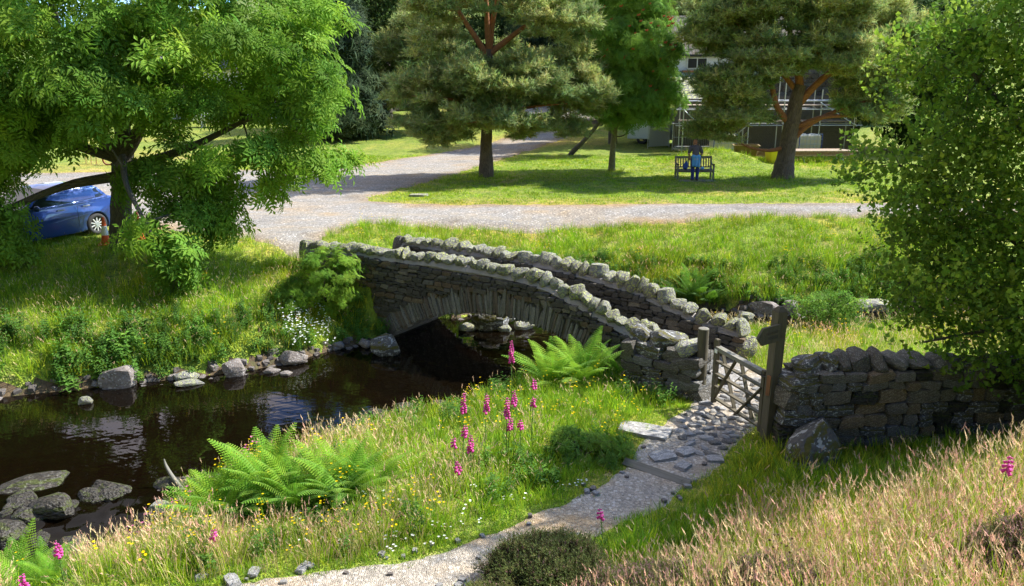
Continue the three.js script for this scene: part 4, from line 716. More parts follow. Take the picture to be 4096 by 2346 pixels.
// ---------------------------------------------------------------- rocks in and beside the river
const rocks = [   // x, f, width, height, depth, lift above the water, geometry, material, label
  [-8.22, 16.45, 0.72, 0.6, 0.55, 0.12, 0, 'river', 'large rounded boulder at the left river edge with a moss patch'],
  [-7.28, 17.3, 0.46, 0.34, 0.4, 0.12, 1, 'river', 'grey boulder half in the grass behind the pale flat rocks'],
  [-6.95, 16.75, 0.52, 0.2, 0.34, 0.06, 2, 'copePale', 'pale flat rock at the left river edge'],
  [-6.75, 16.45, 0.58, 0.12, 0.26, 0.03, 3, 'copePale', 'thin pale slab lying just above the water'],
  [-6.01, 17.05, 0.46, 0.46, 0.42, 0.1, 4, 'river', 'squarish dark boulder standing in the shallow water'],
  [-5.44, 18.05, 0.42, 0.28, 0.36, 0.12, 5, 'river', 'round grey boulder beside the white flowers'],
  [-4.92, 17.75, 0.58, 0.36, 0.42, 0.1, 6, 'river', 'broad grey boulder at the water edge below the white flowers'],
  [-5.22, 17.2, 0.34, 0.1, 0.24, 0.03, 7, 'river', 'small flat rock in the water in front of the broad boulder'],
  [-4.9, 17.05, 0.26, 0.1, 0.2, 0.02, 2, 'river', 'little dark rock lying alone off the broad boulder'],
  [-8.43, 15.45, 0.26, 0.16, 0.2, 0.05, 1, 'copePale', 'small pale stone alone in the pool near the left edge'],
  [-2.92, 18.4, 0.66, 0.5, 0.55, 0.14, 3, 'mossy', 'mossy boulder at the left foot of the arch'],
  [-4.08, 18.75, 0.26, 0.16, 0.22, 0.08, 4, 'river', 'small stone at the river edge left of the arch'],
  [-3.45, 18.85, 0.3, 0.18, 0.24, 0.08, 5, 'river', 'small brown stone next to the mossy boulder'],
  [-2.06, 15.0, 0.42, 0.26, 0.34, 0.08, 6, 'wet', 'twin humped wet rock in mid river below the arch'],
  [-2.62, 14.9, 0.44, 0.16, 0.3, 0.03, 7, 'wet', 'low wet rock left of the twin humped rock'],
  [-1.25, 15.0, 0.72, 0.28, 0.5, 0.07, 0, 'wet', 'broad ridged wet rock by the foxgloves'],
  [-3.5, 13.0, 0.8, 0.22, 0.5, 0.04, 1, 'wet', 'flat dark wet rock behind the big fern'],
  [-7.8, 12.1, 1.3, 0.34, 0.55, -0.09, 2, 'wet', 'long mossy ledge across the weir at the left edge'],
  [-6.95, 11.4, 0.7, 0.36, 0.45, 0.0, 3, 'wet', 'green mossy rock in the broken water below the weir'],
  [-7.4, 10.9, 0.7, 0.34, 0.5, -0.02, 4, 'wet', 'mossy rock at the bottom left of the rapids'],
  [-6.3, 12.05, 0.8, 0.26, 0.4, -0.08, 5, 'wet', 'dark rock ledge in the middle of the weir'],
  [-5.45, 12.15, 0.6, 0.26, 0.4, 0.0, 6, 'wet', 'dark rock at the right end of the weir'],
  [-5.3, 11.4, 0.42, 0.24, 0.3, 0.1, 7, 'copePale', 'pale stone at the edge of the rapids by the buttercups'],
  [-6.3, 10.75, 0.3, 0.2, 0.28, -0.3, 0, 'wet', 'small wet stone in the rapids nearest the camera'],
  [-5.9, 11.3, 0.34, 0.2, 0.28, -0.22, 1, 'wet', 'small dark stone in the white water'],
  [-0.56, 20.4, 0.95, 0.62, 0.8, 0.2, 2, 'mossy', 'brown mossy boulder seen through the arch'],
  [-1.1, 20.15, 0.5, 0.2, 0.34, 0.06, 3, 'copePale', 'pale flat rock left of the mossy boulder under the arch'],
  [-0.2, 20.1, 0.36, 0.16, 0.28, 0.05, 4, 'copePale', 'pale rock in the water in the middle of the arch'],
  [0.3, 20.3, 0.55, 0.24, 0.36, 0.08, 5, 'copePale', 'pale rock at the right in the arch opening'],
  [0.0, 20.7, 0.4, 0.22, 0.34, 0.16, 6, 'copePale', 'pale rock stacked behind the others under the arch'],
  [6.15, 21.15, 0.44, 0.2, 0.32, 0.05, 7, 'copePale', 'smooth pale stone in the upper river left of the signpost'],
  [6.7, 21.55, 0.8, 0.5, 0.5, 0.12, 0, 'river', 'broad boulder under the far bank left of the signpost top'],
  [7.4, 21.5, 0.4, 0.44, 0.36, 0.14, 1, 'river', 'tall boulder right of the signpost top'],
  [9.6, 22.0, 1.4, 0.35, 0.5, 0.06, 2, 'copePale', 'long pale rock ledge in the far bank near the birch'],
  [-8.1, 17.6, 0.5, 0.2, 0.3, 0.62, 3, 'river', 'flat stone embedded in the grassy left bank'],
  [-5.6, 18.85, 0.4, 0.26, 0.3, 0.72, 4, 'river', 'stone in the left bank behind the white flowers'],
];
{
  const r = RNG(303);
  for (const [x, f, w, h, d, y, g, m, label] of rocks) { const o = top('river_rock', G.boulder[g], M[m], label, 'rock', 'rocks along the river'); o.position.copy(V(x, waterLevel(x, f) + y, f)); o.scale.set(w * 1.06, h * 1.15, d * 1.06); o.rotation.set(r.u(-0.15, 0.15), r.u(-0.6, 0.6) + (g % 2) * PI, r.u(-0.12, 0.12)); }
  for (let i = 0; i < 18; i++) { const x = -7.9 + 2.6 * r(), f = 10.5 + 1.7 * r(), o = top('rapids_stone', r.pick(G.boulder), M.wet, 'small dark wet stone in the rapids at the lower left', 'rock', 'small wet stones of the rapids'), w = r.u(0.16, 0.42); o.position.copy(V(x, waterLevel(x, f) - 0.03, f)); o.scale.set(w * 1.3, w * 0.75, w); o.rotation.set(r.u(-0.2, 0.2), r.u(0, 6), r.u(-0.2, 0.2)); }
  const f1 = top('field_stone', G.boulder[5], M.cope, 'lichened stone lying in the bright meadow behind the bridge', 'rock'); f1.position.copy(V(-0.85, H(-0.85, 23.6) + 0.09, 23.6)); f1.scale.set(0.46, 0.3, 0.34);
  const f2 = top('flat_stone', G.slab[1], M.copePale, 'flat pale stone set in the lawn in front of the lane pine', 'rock'); f2.position.copy(V(-3.4, H(-3.4, 30.6) + 0.03, 30.6)); f2.scale.set(0.7, 0.1, 0.4);
  const f3 = top('bench_slab', G.slab[2], M.cope, 'worn flat slab in the grass under the bench', 'slab'); f3.position.copy(V(7.55, H(7.55, 34.6) + 0.0, 34.6)); f3.scale.set(1.5, 0.08, 0.6);
  // shingle along the water line: too small and many to pick apart
  const items = [];
  for (let i = 0; i < 16000 && items.length < 900; i++) { const x = r.u(-12, 11), f = r.u(8, 23.5), a = sd(FAR_BANK, x, f), b = -sd(NEAR_BANK, x, f), e = min(abs(a + 0.05), abs(b + 0.05)); if (e > 0.34 || (f > 15 && x > 1 && f < 18)) continue; const s = r.u(0.05, 0.16); items.push([V(x, H(x, f) + 0.02, f), Q.clone().setFromEuler(new THREE.Euler(r.u(-0.3, 0.3), r.u(0, 6), r.u(-0.3, 0.3))), v3(s * 1.4, s * 0.8, s), RGB(1, 1, 1).multiplyScalar(r.u(0.5, 1.25))]); }
  const g = thing('river_pebbles', 'brown and grey pebbles along the water line of both banks', 'pebbles', [0, 0, 0], 0, null, 'stuff');
  instanced('pebbles', G.block[1], M.river, items, g);
}

// ---------------------------------------------------------------- grass and wild plants
const C3 = { green: [0.27, 0.43, 0.02], lush: [0.15, 0.31, 0.025], lime: [0.42, 0.53, 0.03], straw: [0.66, 0.54, 0.23], pink: [0.6, 0.36, 0.26], seed: [0.63, 0.48, 0.27], deep: [0.05, 0.115, 0.02] };
const vary = (r, c, k = 0.2) => { const b = 1 + r.u(-k, k); return [c[0] * b * (1 + r.u(-0.12, 0.12)), c[1] * b, c[2] * b]; };
function tuft(seed, { n, rad, h, w, cols, lean = 0.35, bend = 0.22, heads = 0, headCol, headLen = 0.1, seg = 3 }) {
  const r = RNG(seed), F = new Faces();
  for (let i = 0; i < n; i++) {
    const az = r.u(0, 6.28), q = sqrt(r()) * rad, out = v3(cos(az), 0, sin(az)), len = h * r.u(0.6, 1.1), ln = r.u(0.05, lean), hd = i < heads;
    const [tip, d] = F.blade(out.clone().multiplyScalar(q), v3(out.x * ln - (hd ? 0.08 : 0.04), 1, out.z * ln), v3(out.x * bend * r.u(0.4, 1.3), -bend * 0.6 * r(), out.z * bend * r.u(0.4, 1.3)), hd ? len * 1.25 : len, hd ? w * 0.55 : w, vary(r, r.pick(cols)), seg);
    if (hd) { const c = vary(r, headCol), back = tip.clone().addScaledVector(d, -headLen); for (let k = 0; k < 5; k++) { const p = back.clone().addScaledVector(d, headLen * k / 5), a = r.u(0, 6.28), e = v3(cos(a) * 0.5, 0.3, sin(a) * 0.5).add(d.clone().multiplyScalar(0.8)).normalize(); F.blade(p, e, v3(0, 0, 0), headLen * 0.42, 0.013, c, 1); } }
  }
  return F.geo();
}
const TUFT = {
  meadow: [1, 2, 3].map((s) => tuft(s, { n: 16, rad: 0.13, h: 0.34, w: 0.013, cols: [C3.green, C3.green, C3.lime, C3.lush], heads: 1, headCol: C3.seed, headLen: 0.08 })),
  lush: [11, 12].map((s) => tuft(s, { n: 18, rad: 0.12, h: 0.24, w: 0.013, cols: [C3.lush, C3.green, C3.green], bend: 0.3 })),
  lawn: [21, 22].map((s) => tuft(s, { n: 16, rad: 0.14, h: 0.075, w: 0.012, cols: [C3.green, C3.lush, C3.lime], lean: 0.8, seg: 2 })),
  straw: [31, 32, 33].map((s) => tuft(s, { n: 12, rad: 0.14, h: 0.5, w: 0.01, cols: [C3.straw, C3.straw, C3.lime, C3.green, C3.seed], heads: 4, headCol: C3.pink, headLen: 0.11, lean: 0.3, bend: 0.16 })),
  pale: [41, 42, 43].map((s) => tuft(s, { n: 14, rad: 0.13, h: 0.42, w: 0.008, cols: [C3.straw, C3.seed, C3.lime], heads: 5, headCol: C3.seed, headLen: 0.1, lean: 0.3, bend: 0.16 })),
};
function weed(seed, h, leaf, n, col) {   // an upright leafy stem such as nettle
  const r = RNG(seed), F = new Faces();
  for (let s = 0; s < n; s++) { const b = v3(r.n() * 0.14, 0, r.n() * 0.14), d = v3(r.n() * 0.16, 1, r.n() * 0.16).normalize(), hh = h * r.u(0.7, 1.15); F.blade(b, d, v3(0, 0, 0), hh, 0.012, vary(r, C3.lush), 1); for (let k = 1; k < 8; k++) { const p = b.clone().addScaledVector(d, hh * k / 8); for (const a of [0, PI]) { const az = a + k * 1.57 + r.u(-0.3, 0.3); F.leaf(p, v3(cos(az), r.u(-0.2, 0.5), sin(az)), UPV, leaf * (1.15 - k / 12), leaf * 0.48, vary(r, col), 0.2); } } }
  return F.geo();
}
const WEED = [weed(1, 0.42, 0.1, 5, [0.10, 0.22, 0.028]), weed(2, 0.5, 0.085, 5, [0.075, 0.17, 0.025]), weed(3, 0.32, 0.13, 4, [0.12, 0.24, 0.03])];
const flower = (col, rad, stem, n = 5) => { const r = RNG(7), F = new Faces(); for (let s = 0; s < 3; s++) { const b = v3(r.n() * 0.1, 0, r.n() * 0.1), hh = stem * r.u(0.8, 1.15), d = v3(r.n() * 0.12, 1, r.n() * 0.12).normalize(); F.blade(b, d, v3(0, 0, 0), hh, 0.005, C3.green, 1); const p = b.addScaledVector(d, hh * 0.97); for (let k = 0; k < n; k++) { const a = k / n * 6.28; F.leaf(p, v3(cos(a), 0.55, sin(a)), UPV, rad, rad * 0.9, col, 0.1, 0.65); } } return F.geo(); };
const FLOWER = { buttercup: flower([0.85, 0.6, 0.0], 0.02, 0.42), white: flower([0.8, 0.82, 0.76], 0.018, 0.3, 6), clover: flower([0.55, 0.16, 0.3], 0.02, 0.4, 7), daisy: flower([0.85, 0.85, 0.8], 0.016, 0.12, 7) };
const inView = (x, f, m = 0.17) => { const y = H(x, f) - 4.8, d = f * cos(0.2705) - y * sin(0.2705), v = y * cos(0.2705) + f * sin(0.2705); return d > 1 && abs(x / d) < 0.61 + m && v / d > -0.35 - m && v / d < 0.4; };
const col = new THREE.Color();
function scatter(name, label, category, seed, [x0, x1, f0, f1], perM2, geos, accept, dryK = 1, mat = L.grass) {   // accept(x, f, r) -> 0 or a size; the colour leans to straw where the ground is drier
  const r = RNG(seed), sets = geos.map(() => []), n = floor((x1 - x0) * (f1 - f0) * perM2);
  for (let i = 0; i < n; i++) {
    const x = r.u(x0, x1), f = r.u(f0, f1), e = r(); if (!inView(x, f)) continue;
    const s = accept(x, f, r, e) * (0.68 + 0.64 * fbm(x * 2.1 + 9, f * 2.1, 2)); if (!s) continue;
    const p = fbm(x * 0.55 + 3, f * 0.55, 3), b = r.u(0.75, 1.25) * (0.72 + 0.56 * fbm(x * 1.3, f * 1.3 + 50, 3)), dry = sstep(0.48, 0.75, p) * 0.32 * dryK;
    col.setRGB(b * (1 + dry), b * (1 + 0.12 * dry), b * (1 + dry * 0.5));
    sets[floor(r() * geos.length)].push([V(x, H(x, f) - 0.015, f), Q.clone().setFromEuler(new THREE.Euler(r.u(-0.2, 0.2), r.u(0, 6.28), r.u(-0.2, 0.2) + 0.05)), v3(s * r.u(0.8, 1.2), s * r.u(0.75, 1.25), s * r.u(0.8, 1.2)), col.clone()]);
  }
  const t = thing(name, label, category, [0, 0, 0], 0, null, 'stuff');
  geos.forEach((g, i) => instanced('tufts', g, mat, sets[i], t));
  return t;
}
const dFar = (x, f) => sd(FAR_BANK, x, f), dNear = (x, f) => -sd(NEAR_BANK, x, f);
const offBridge = (x, f) => { const s = bs(x, f), t = bt(x, f); return !(s > -0.5 && s < 11 && t > -0.08 && t < 2.0); };
const side = (x, f) => (x - 2.1) * 0.657 - (f - 11.5) * 0.753;   // metres to the camera's side of the path
const ferns = [[-4.0, 10.5], [-3.5, 10.85], [-3.0, 10.45], [-2.4, 10.7], [-2.0, 11.0], [-3.5, 10.2], [-2.7, 10.3], [0.75, 15.5], [1.35, 15.35], [-6.2, 9.3], [-5.6, 8.9]], clear = (x, f) => !ferns.some((q) => hypot(x - q[0], f - q[1]) < 0.5);
const notWall = (x, f) => !(x > 4.3 && abs(f - 12.6 - (x - 4.45) * 0.068) < 0.36) && !(hypot(x - 2.9, f - 15.05) < 0.62);
const lawnOK = (x, f) => onRoad(x, f) < -0.02;
scatter('meadow_grass', 'bright tall meadow grass between the bridge and the road', 'grass', 1, [-5.5, 14, 21, 27.2], 46, TUFT.meadow, (x, f, r) => dFar(x, f) > 0.25 && lawnOK(x, f) && offBridge(x, f) && bt(x, f) > 0 ? 0.75 + 0.3 * sstep(4, 1, dFar(x, f)) : 0);
scatter('bank_grass', 'tall grass on the left bank under the ash', 'grass', 2, [-15, -3, 15.6, 25.6], 46, TUFT.meadow, (x, f, r) => dFar(x, f) > 0.3 && lawnOK(x, f) && offBridge(x, f) && bt(x, f) < 0.5 ? (dFar(x, f) > 3.6 ? 0.62 : 1) * (f > 23 && x < -9 ? 0.5 : 1) : 0);
scatter('bank_straw_grass', 'dry straw coloured grass along the top of the left bank', 'grass', 3, [-12, -3.4, 16.3, 21], 9, TUFT.pale, (x, f, r) => dFar(x, f) > 0.7 && dFar(x, f) < 3.2 && fbm(x * 0.8, f * 0.8, 3) > 0.47 && offBridge(x, f) ? 0.75 : 0, 0.12);
scatter('island_grass', 'rough grass between the gate and the upper river', 'grass', 4, [4.2, 13, 13, 20.6], 44, [...TUFT.meadow, TUFT.pale[0]], (x, f, r) => dNear(x, f) > 0.15 && onPath(x, f) < 0 && notWall(x, f) && offBridge(x, f) && f > 12.9 + (x - 4.45) * 0.068 ? 0.9 : 0);
scatter('streamside_grass', 'mixed green grass of the near bank left of the path', 'grass', 5, [-7.5, 3.4, 7.6, 17], 60, [...TUFT.meadow, ...TUFT.lush], (x, f, r) => { const e = onPath(x, f); return dNear(x, f) > 0.12 && clear(x, f) && e < -0.03 && side(x, f) < 0.3 && offBridge(x, f) && notWall(x, f) ? lerp(0.4, 1.0, sstep(0, 0.9, -e)) : 0; });
scatter('straw_grass', 'tan seeding grass on the near bank by the ferns and path', 'grass', 6, [-7.5, 2.4, 7.6, 13.4], 34, [...TUFT.pale, TUFT.straw[0]], (x, f, r) => { const e = onPath(x, f), k = fbm(x * 0.7 + 20, f * 0.9, 3); return dNear(x, f) > 0.3 && clear(x, f) && e < -0.2 && side(x, f) < 0 && k > (x < -1.0 && f < 10 ? 0.1 : 0.55) && f < 13 ? 0.95 * lerp(0.5, 1, sstep(0.2, 0.9, -e)) : 0; }, 0.12);
scatter('lower_bank_straw', 'tan bent grass in seed along the bottom left of the bank', 'grass', 18, [-7.5, -1.6, 7.4, 9.9], 40, [...TUFT.pale, ...TUFT.straw], (x, f, r) => dNear(x, f) > 0.2 && onPath(x, f) < -0.15 && clear(x, f) && fbm(x * 0.8 + 4, f * 0.8, 2) > 0.36 ? 0.9 : 0, 0.1);
scatter('hill_grass', 'green grass along the path foot of the fore slope', 'grass', 7, [-1, 12.5, 4.2, 12.6], 52, [...TUFT.lush, TUFT.meadow[0]], (x, f, r, e) => { const w = side(x, f); return w > 0.1 && onPath(x, f) < -0.03 && notWall(x, f) && (f > 9.3 - 0.06 * x || e < 0.45) ? lerp(0.5, 1.15, sstep(0, 0.8, -onPath(x, f))) : 0; });
scatter('fell_grass', 'tall pinkish tan grass in seed covering the slope at lower right', 'grass', 8, [0.2, 9, 4.2, 10.8], 66, [...TUFT.straw, ...TUFT.pale], (x, f, r, e) => { const w = side(x, f); return w > 1.4 && (f < 8.9 + 0.09 * x + 0.6 * (fbm(x, f, 2) - 0.5) || e < 0.1) ? lerp(0.6, 1.05, sstep(1.2, 2.6, w)) : 0; }, 0.12);
scatter('verge_grass', 'short trodden grass along both edges of the footpath', 'grass', 17, [-6, 5.2, 7.6, 15], 130, TUFT.lawn, (x, f, r) => { const e = onPath(x, f); return e < 0.02 && e > -0.75 && notWall(x, f) && dNear(x, f) > 0.3 ? 0.8 + 0.6 * clamp(-e) : 0; });
scatter('lawn_grass', 'short mown grass of the lawns beyond the road', 'grass', 9, [-16, 17, 28, 44], 24, TUFT.lawn, (x, f, r) => lawnOK(x, f) && f > 28 ? 1.2 : 0);
scatter('lawn_edge_grass', 'longer grass round the tree feet and the bench hump', 'grass', 10, [-3, 17, 33, 46], 12, TUFT.meadow, (x, f, r) => lawnOK(x, f) && (hypot(x - 11.4, f - 35.7) < 1.1 || hypot(x + 1.1, f - 35.7) < 0.9 || hypot(x - 4.45, f - 37.7) < 0.5 || hypot((x - 9.6) / 1.8, f - 39.8) < 1.5 || f > 40.5 - 0.1 * x && x > 9) ? 0.75 : 0);
scatter('bank_weeds', 'nettles and leafy weeds on the slopes of both river banks', 'weeds', 11, [-13, 12, 15, 24], 26, WEED, (x, f, r) => { const d = dFar(x, f), k = fbm(x * 0.9 + 60, f * 0.9, 3); return d > 0.12 && d < 1.5 && offBridge(x, f) && bs(x, f) > -9 && k > 0.4 ? (x < -8 ? 1.15 : 0.85) : 0; }, 0);
scatter('path_weeds', 'leafy green weeds among the near bank grass', 'weeds', 12, [-6.5, 3, 9, 16.6], 9, WEED, (x, f, r) => { const k = fbm(x * 0.8 + 90, f * 0.8, 3); return dNear(x, f) > 0.2 && onPath(x, f) < -0.35 && side(x, f) < -0.2 && k > 0.5 && offBridge(x, f) && notWall(x, f) ? 0.8 : 0; }, 0);
scatter('buttercups', 'yellow buttercups dotted through the grass', 'flowers', 13, [-8, 12, 8, 26], 5, [FLOWER.buttercup], (x, f, r) => { const k = fbm(x * 0.6 + 140, f * 0.6, 3), clump = hypot((x + 4.75) / 0.9, f - 10.5) < 0.75; return (dNear(x, f) > 0.15 && onPath(x, f) < -0.3 && side(x, f) < 0 || dFar(x, f) > 0.4 && lawnOK(x, f)) && offBridge(x, f) && (k > 0.52 || clump) ? 1 : 0; }, 0);
scatter('buttercup_clump', 'dense yellow buttercup clump on the bank by the rapids', 'flowers', 14, [-5.6, -3.9, 9.8, 12.4], 46, [FLOWER.buttercup, FLOWER.clover], (x, f, r, e) => dNear(x, f) > 0.1 && (hypot((x + 4.75) / 0.9, f - 10.6) < 0.7 || hypot(x + 3.9, f - 12.0) < 0.5) && e < 0.7 ? 1.15 : 0, 0);
scatter('white_flowers', 'cloud of tiny white flowers on the left bank near the bridge', 'flowers', 15, [-5.8, -4, 17.8, 19.4], 120, [FLOWER.white], (x, f, r) => dFar(x, f) > 0.15 && hypot((x + 4.75) / 0.55, (f - 18.7) / 0.75) < 1 ? 1.3 : 0, 0);
scatter('clover_daisies', 'white clover heads in the short grass beside the path', 'flowers', 16, [-3, 1.4, 8.6, 11], 9, [FLOWER.daisy], (x, f, r) => onPath(x, f) < -0.1 && side(x, f) < 0 && fbm(x, f, 2) > 0.45 ? 1.1 : 0, 0);

// ferns: each frond is a part
function frondGeo(seed, len) {
  const r = RNG(seed), F = new Faces(), N = 26; let p = v3(0, 0, 0), d = v3(0.12, 1, 0).normalize();
  for (let i = 0; i < N; i++) {
    const t = i / N, q = p.clone().addScaledVector(d, len / N), n = v3(-d.y, d.x, 0), w = 0.007 * (1 - t) + 0.0015; F.quad(p.clone().add(v3(0, 0, w)), p.clone().add(v3(0, 0, -w)), q.clone().add(v3(0, 0, -w)), q.clone().add(v3(0, 0, w)), [0.75, 1.0, 0.6]);
    if (t > 0.1) {
      const pl = len * 0.235 * pow(clamp((1 - t) / 0.72), 0.85) * sstep(0, 0.35, t) + 0.008, c = tint(r, 0.14);
      for (const s of [-1, 1]) { const e = d.clone().multiplyScalar(0.42).add(v3(0, 0, s)).addScaledVector(n, -0.1).normalize(), m = max(3, floor(pl / 0.026)); for (let k = 0; k < m; k++) { const u = k / m, a = q.clone().addScaledVector(e, pl * u).addScaledVector(n, -0.12 * pl * u * u), b = q.clone().addScaledVector(e, pl * (u + 1 / m)).addScaledVector(n, -0.12 * pl * (u + 1 / m) ** 2), h = 0.0195 * (1 - u * 0.6), along = d.clone().multiplyScalar(h).addScaledVector(e, h * 0.35); F.tri(a, b, a.clone().lerp(b, 0.6).add(along), c); F.tri(a, a.clone().lerp(b, 0.6).addScaledVector(d, -h).addScaledVector(e, h * 0.35), b, c); } }
    }
    p = q; d.applyAxisAngle(v3(0, 0, 1), -0.75 / N * (0.3 + 1.4 * t));
  }
  return F.geo();
}
const FROND = [1, 2, 3].map((s) => frondGeo(s, 1));
const fernMat = [leafMat(0.17, 0.35, 0.03, 0.5), leafMat(0.25, 0.42, 0.035, 0.5), leafMat(0.075, 0.16, 0.022, 0.45)];
function fern(x, f, size, n, label, mat = [0, 1], tiltMax = 0.8) {
  const r = RNG(floor(x * 100 + f * 10)), t = thing('fern', label, 'fern', [x, H(x, f) - 0.02, f], 0, 'ferns on the river banks');
  n = floor(n * 1.6); for (let i = 0; i < n; i++) { const m = part('frond', r.pick(FROND), fernMat[r.pick(mat)], t, [r.n() * 0.06, 0, r.n() * 0.06], null, size * r.u(0.75, 1.12)); m.rotation.set(0, i * 2.4 + r.u(-0.3, 0.3), 0, 'YXZ'); m.rotation.z = -r.u(0.12, tiltMax); }
}
fern(-4.0, 10.5, 1.02, 20, 'big bright fern at the water edge right of the buttercups'); fern(-3.5, 10.85, 1.05, 20, 'big fern in the middle of the near bank clump'); fern(-3.0, 10.45, 0.9, 16, 'fern leaning out in front of the near bank clump');
fern(-2.4, 10.7, 1.0, 18, 'yellow green fern at the right end of the near bank clump', [1, 1, 0]); fern(-2.0, 11.0, 0.85, 12, 'smaller yellow green fern right of the clump', [1, 0]);
fern(0.8, 15.45, 1.12, 18, 'tall fern in front of the right side of the arch'); fern(1.35, 15.35, 1.12, 18, 'tall fern with upright fronds beside the bridge wall'); fern(2.25, 15.75, 1.0, 9, 'slender fern by the bridge end before the gate pillar', [0, 0, 2], 0.5);
fern(-6.2, 9.3, 0.85, 16, 'fern in the bottom left corner of the bank', [1, 0]); fern(-5.6, 8.9, 0.6, 10, 'small fern near the bottom left foxgloves', [1, 0]);
fern(4.95, 22.35, 1.0, 22, 'dark round fern on the far bank behind the bridge', [2, 0]); fern(5.4, 22.2, 0.8, 14, 'second dark fern hanging over the far bank edge', [2, 0]);

// foxgloves
const bell = (() => { const g = new THREE.CylinderGeometry(0.019, 0.008, 0.05, 7, 2, true).translate(0, 0.025, 0); return bufGeo(Array.from(g.attributes.position.array), Array.from(g.index.array)); })();
const foxMat = [new THREE.MeshPhysicalMaterial({ color: RGB(0.60, 0.045, 0.30), roughness: 0.9, transmission: 0.35, thickness: 0, side: THREE.DoubleSide }), leafMat(0.12, 0.22, 0.04, 0.3)];
function foxglove(x, f, h, label, spike = 0.3) {
  const r = RNG(floor(abs(x) * 331 + f * 77)), t = thing('foxglove', label, 'foxglove', [x, H(x, f) - 0.03, f], r.u(0, 6), 'foxgloves on the near bank'), lx = r.u(-0.05, 0.05), lz = r.u(-0.05, 0.05), at = (k) => v3(lx * k * k, h * k, lz * k * k);
  part('stem', tube([[at(0), 0.008], [at(0.5), 0.006], [at(1), 0.002]], 5, 3), foxMat[1], t);
  const F = new Faces(); for (let i = 0; i < 7; i++) { const az = i * 2.4, p = at(0.03 + i * 0.03); F.leaf(p, v3(cos(az), 0.4, sin(az)), UPV, h * 0.16, h * 0.06, tint(r)); } for (let i = 0; i < 16; i++) { const k = lerp(0.35, 1 - spike / h * 1.05, i / 16), az = i * 2.4; F.leaf(at(k), v3(cos(az), 0.2, sin(az)), UPV, 0.035, 0.018, tint(r)); } part('leaves', F.geo(), foxMat[1], t).userData.kind = 'stuff';
  const n = max(5, floor(spike * 75));
  for (let i = 0; i < n; i++) { const u = i / n, k = 1 - (spike / h) * (1 - u * 0.92), az = i * 2.2 + r.u(-0.4, 0.4), s = lerp(1.12, 0.4, pow(u, 1.4)); part('bell_flower', bell, foxMat[0], t, at(k).toArray(), [0, 0, 0], s * 1.1).quaternion.setFromUnitVectors(UPV, v3(cos(az), -0.75 + u * 0.6, sin(az)).normalize()); }
}
foxglove(-0.01, 13.6, 1.5, 'tallest foxglove standing alone against the dark arch', 0.42);
foxglove(-0.76, 12.0, 1.15, 'tall thin foxglove furthest left beside the wet rock', 0.34); foxglove(-0.42, 11.9, 1.15, 'foxglove with a dense pink spike second from the wet rock', 0.3); foxglove(-0.09, 11.75, 1.15, 'foxglove of the middle pair, slightly lower', 0.34); foxglove(0.03, 11.95, 1.2, 'foxglove of the middle pair, slightly higher', 0.26);
foxglove(0.34, 12.9, 1.0, 'foxglove right of the middle pair nearest the bridge fern', 0.16); foxglove(0.31, 12.4, 0.9, 'short foxglove right of and below the middle pair', 0.16); foxglove(-0.74, 11.4, 0.85, 'low foxglove under the left thin one', 0.18); foxglove(-0.61, 11.2, 0.8, 'low foxglove with a drooping lower spike', 0.28); foxglove(-0.83, 11.15, 0.75, 'dark short foxglove at the left of the low group', 0.12); foxglove(-0.73, 10.7, 0.6, 'small foxglove nearest the path below the low group', 0.16); foxglove(-0.06, 11.8, 0.8, 'half grown foxglove under the middle pair', 0.2); foxglove(0.13, 11.85, 0.75, 'half grown foxglove right under the middle pair', 0.14);
foxglove(1.16, 9.55, 0.55, 'single foxglove beside the gravel path', 0.14); foxglove(-3.69, 9.15, 0.5, 'foxglove in the tan grass under the big ferns', 0.14); foxglove(-5.35, 8.75, 0.6, 'foxglove in front of the rapids at lower left', 0.2); foxglove(-5.5, 8.25, 0.5, 'foxglove at the bottom left corner', 0.16); foxglove(4.97, 7.7, 0.85, 'pink foxglove in the tall grass at the right edge', 0.18);

// pale green dock spikes
{
  const r = RNG(640), m = leafMat(0.26, 0.36, 0.05, 0.35);
  const dock = (x, f, h, label) => { const t = thing('dock_plant', label, 'plant', [x, H(x, f), f], 0, 'yellow green dock plants'); for (let s = 0; s < 3; s++) { const F = new Faces(), d = v3(r.n() * 0.16, 1, r.n() * 0.16).normalize(); F.blade(v3(0, 0, 0), d, v3(0, 0, 0), h, 0.012, [1, 1, 1], 1); for (let i = 0; i < 26; i++) { const k = r.u(0.35, 1), az = r.u(0, 6.28); F.leaf(d.clone().multiplyScalar(h * k), v3(cos(az), 1.2, sin(az)), UPV, 0.09 * (1.2 - k), 0.02, tint(r), 0.1); } part('stem', F.geo(), m, t); } };
  dock(-1.45, 12.3, 0.8, 'tall yellow green dock right of the yellow fern'); dock(-1.95, 12.1, 0.6, 'lower yellow green dock beside the tall one'); dock(-2.5, 11.9, 0.6, 'yellow green dock above the fern tops'); dock(-0.95, 12.7, 0.55, 'yellow green dock between the tall dock and the foxgloves');
}
